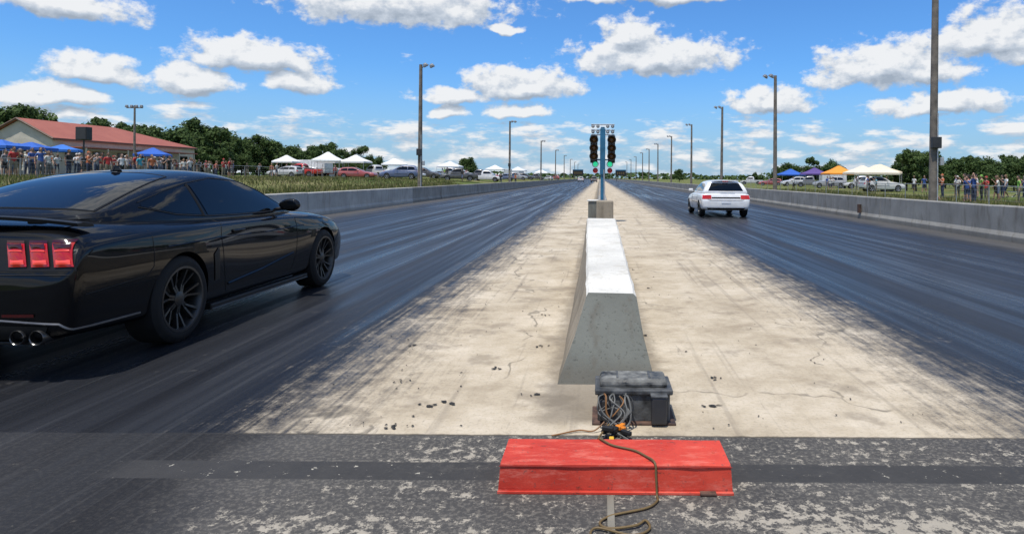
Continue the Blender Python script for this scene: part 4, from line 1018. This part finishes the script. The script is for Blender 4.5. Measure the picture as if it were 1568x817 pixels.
for u in range(140, 225, 14):
    y = 150+random.uniform(-6, 6); tree((u-918)*y/1000, y, 10*random.uniform(.9, 1.1)/9, 'tree_crown', e)
for u in range(-60, 66, 14):
    y = 125+random.uniform(-6, 6); tree((u-918)*y/1000, y, 10.6*random.uniform(.9, 1.1)/9, 'tree_crown', e)
tree(-48*1.0, 235, .75)
for (u, y, px) in ((714, 150, 22), (1193, 150, 20), (1207, 146, 24), (1220, 152, 20), (1245, 150, 26), (1262, 150, 28), (1277, 148, 34), (1290, 152, 26), (1040, 240, 14), (1155, 230, 12), (1235, 170, 20)):
    tree((u-918)*y/1000, y, (px*y/1000+1.3)/8.6)
for u in range(1388, 1640, 15):
    y = 105+random.uniform(-14, 16); tree((u+random.uniform(-4, 4)-918)*y/1000, y, ((34+10*sin(u*.05)+random.uniform(-8, 6))*y/1000+1.35)/8.6)
    if random.random() < .7: tree((u-918)*(y-18)/1000, y-18, .42)
random.seed(77); V = []; F = []
for i in range(9000):
    x = random.uniform(-900, 900); y = 620+random.uniform(0, 60)+abs(x)*.1
    hh = 5.5+4.5*mnoise.noise(Vector((x*.012, 3, 0)))+2.5*mnoise.noise(Vector((x*.06, 9, 0)))
    z = random.random()**.7*max(2, hh); s = random.uniform(1.2, 2.4); k = len(V); a = random.random()*3
    dx, dy = cos(a)*s, sin(a)*s
    V += [(x-dx, y-dy, z), (x-dy*.3, y+dx*.3, z-s*.6), (x+dx, y+dy, z+.2), (x+dy*.3, y-dx*.3, z+s*.6)]; F.append((k, k+1, k+2, k+3))
mesh('distant_tree_line', V, F, M_leaf)
M_blade = leafmat('grass_blades', [(.25, (.06, .085, .02)), (.5, (.13, .14, .04)), (.75, (.28, .23, .12))])
def blades(name, x0, x1, y0, y1, n, h0, h1):
    V = []; F = []
    for i in range(n):
        y = y0+(y1-y0)*random.random()**1.6; x = x0+(x1-x0)*random.random()
        c = mnoise.noise(Vector((x*.5, y*.5, 1)))
        h = (h0+(h1-h0)*random.random())*(1+.8*c); z = tz(x, y)-.02; a = random.random()*3.1; w2 = .012+.0006*y; k = len(V); lx, ly = random.uniform(-.1, .1), random.uniform(-.1, .1)
        V += [(x-cos(a)*w2, y-sin(a)*w2, z), (x+cos(a)*w2, y+sin(a)*w2, z), (x+lx, y+ly, z+h)]; F.append((k, k+1, k+2))
    mesh(name, V, F, M_blade)
blades('grass', -10.1, -18, 15, 75, 22000, .10, .34); blades('grass', -18, -37, 20, 90, 20000, .08, .25)
blades('grass', 9.5, 15, 11, 70, 22000, .12, .42); blades('grass', 15, 26, 14, 80, 16000, .12, .36)
e = empty('bleachers', (33, 49, 0), radians(-90))
for k in range(4):
    box('seat', (0, .6*k, .45+.35*k), (7, .3, .05), M_alu, e); 
for s in (-3, 0, 3):
    tube('frame', [(s, -.2, 0), (s, 2.0, 1.5)], .04, M_galv, e, 6); tube('frame', [(s, 2.0, 0), (s, 2.0, 2.2)], .04, M_galv, e, 6)
tube('rail', [(-3.4, 2, 2.2), (3.4, 2, 2.2)], .03, M_galv, e, 6)
print('done', len(bpy.data.objects))
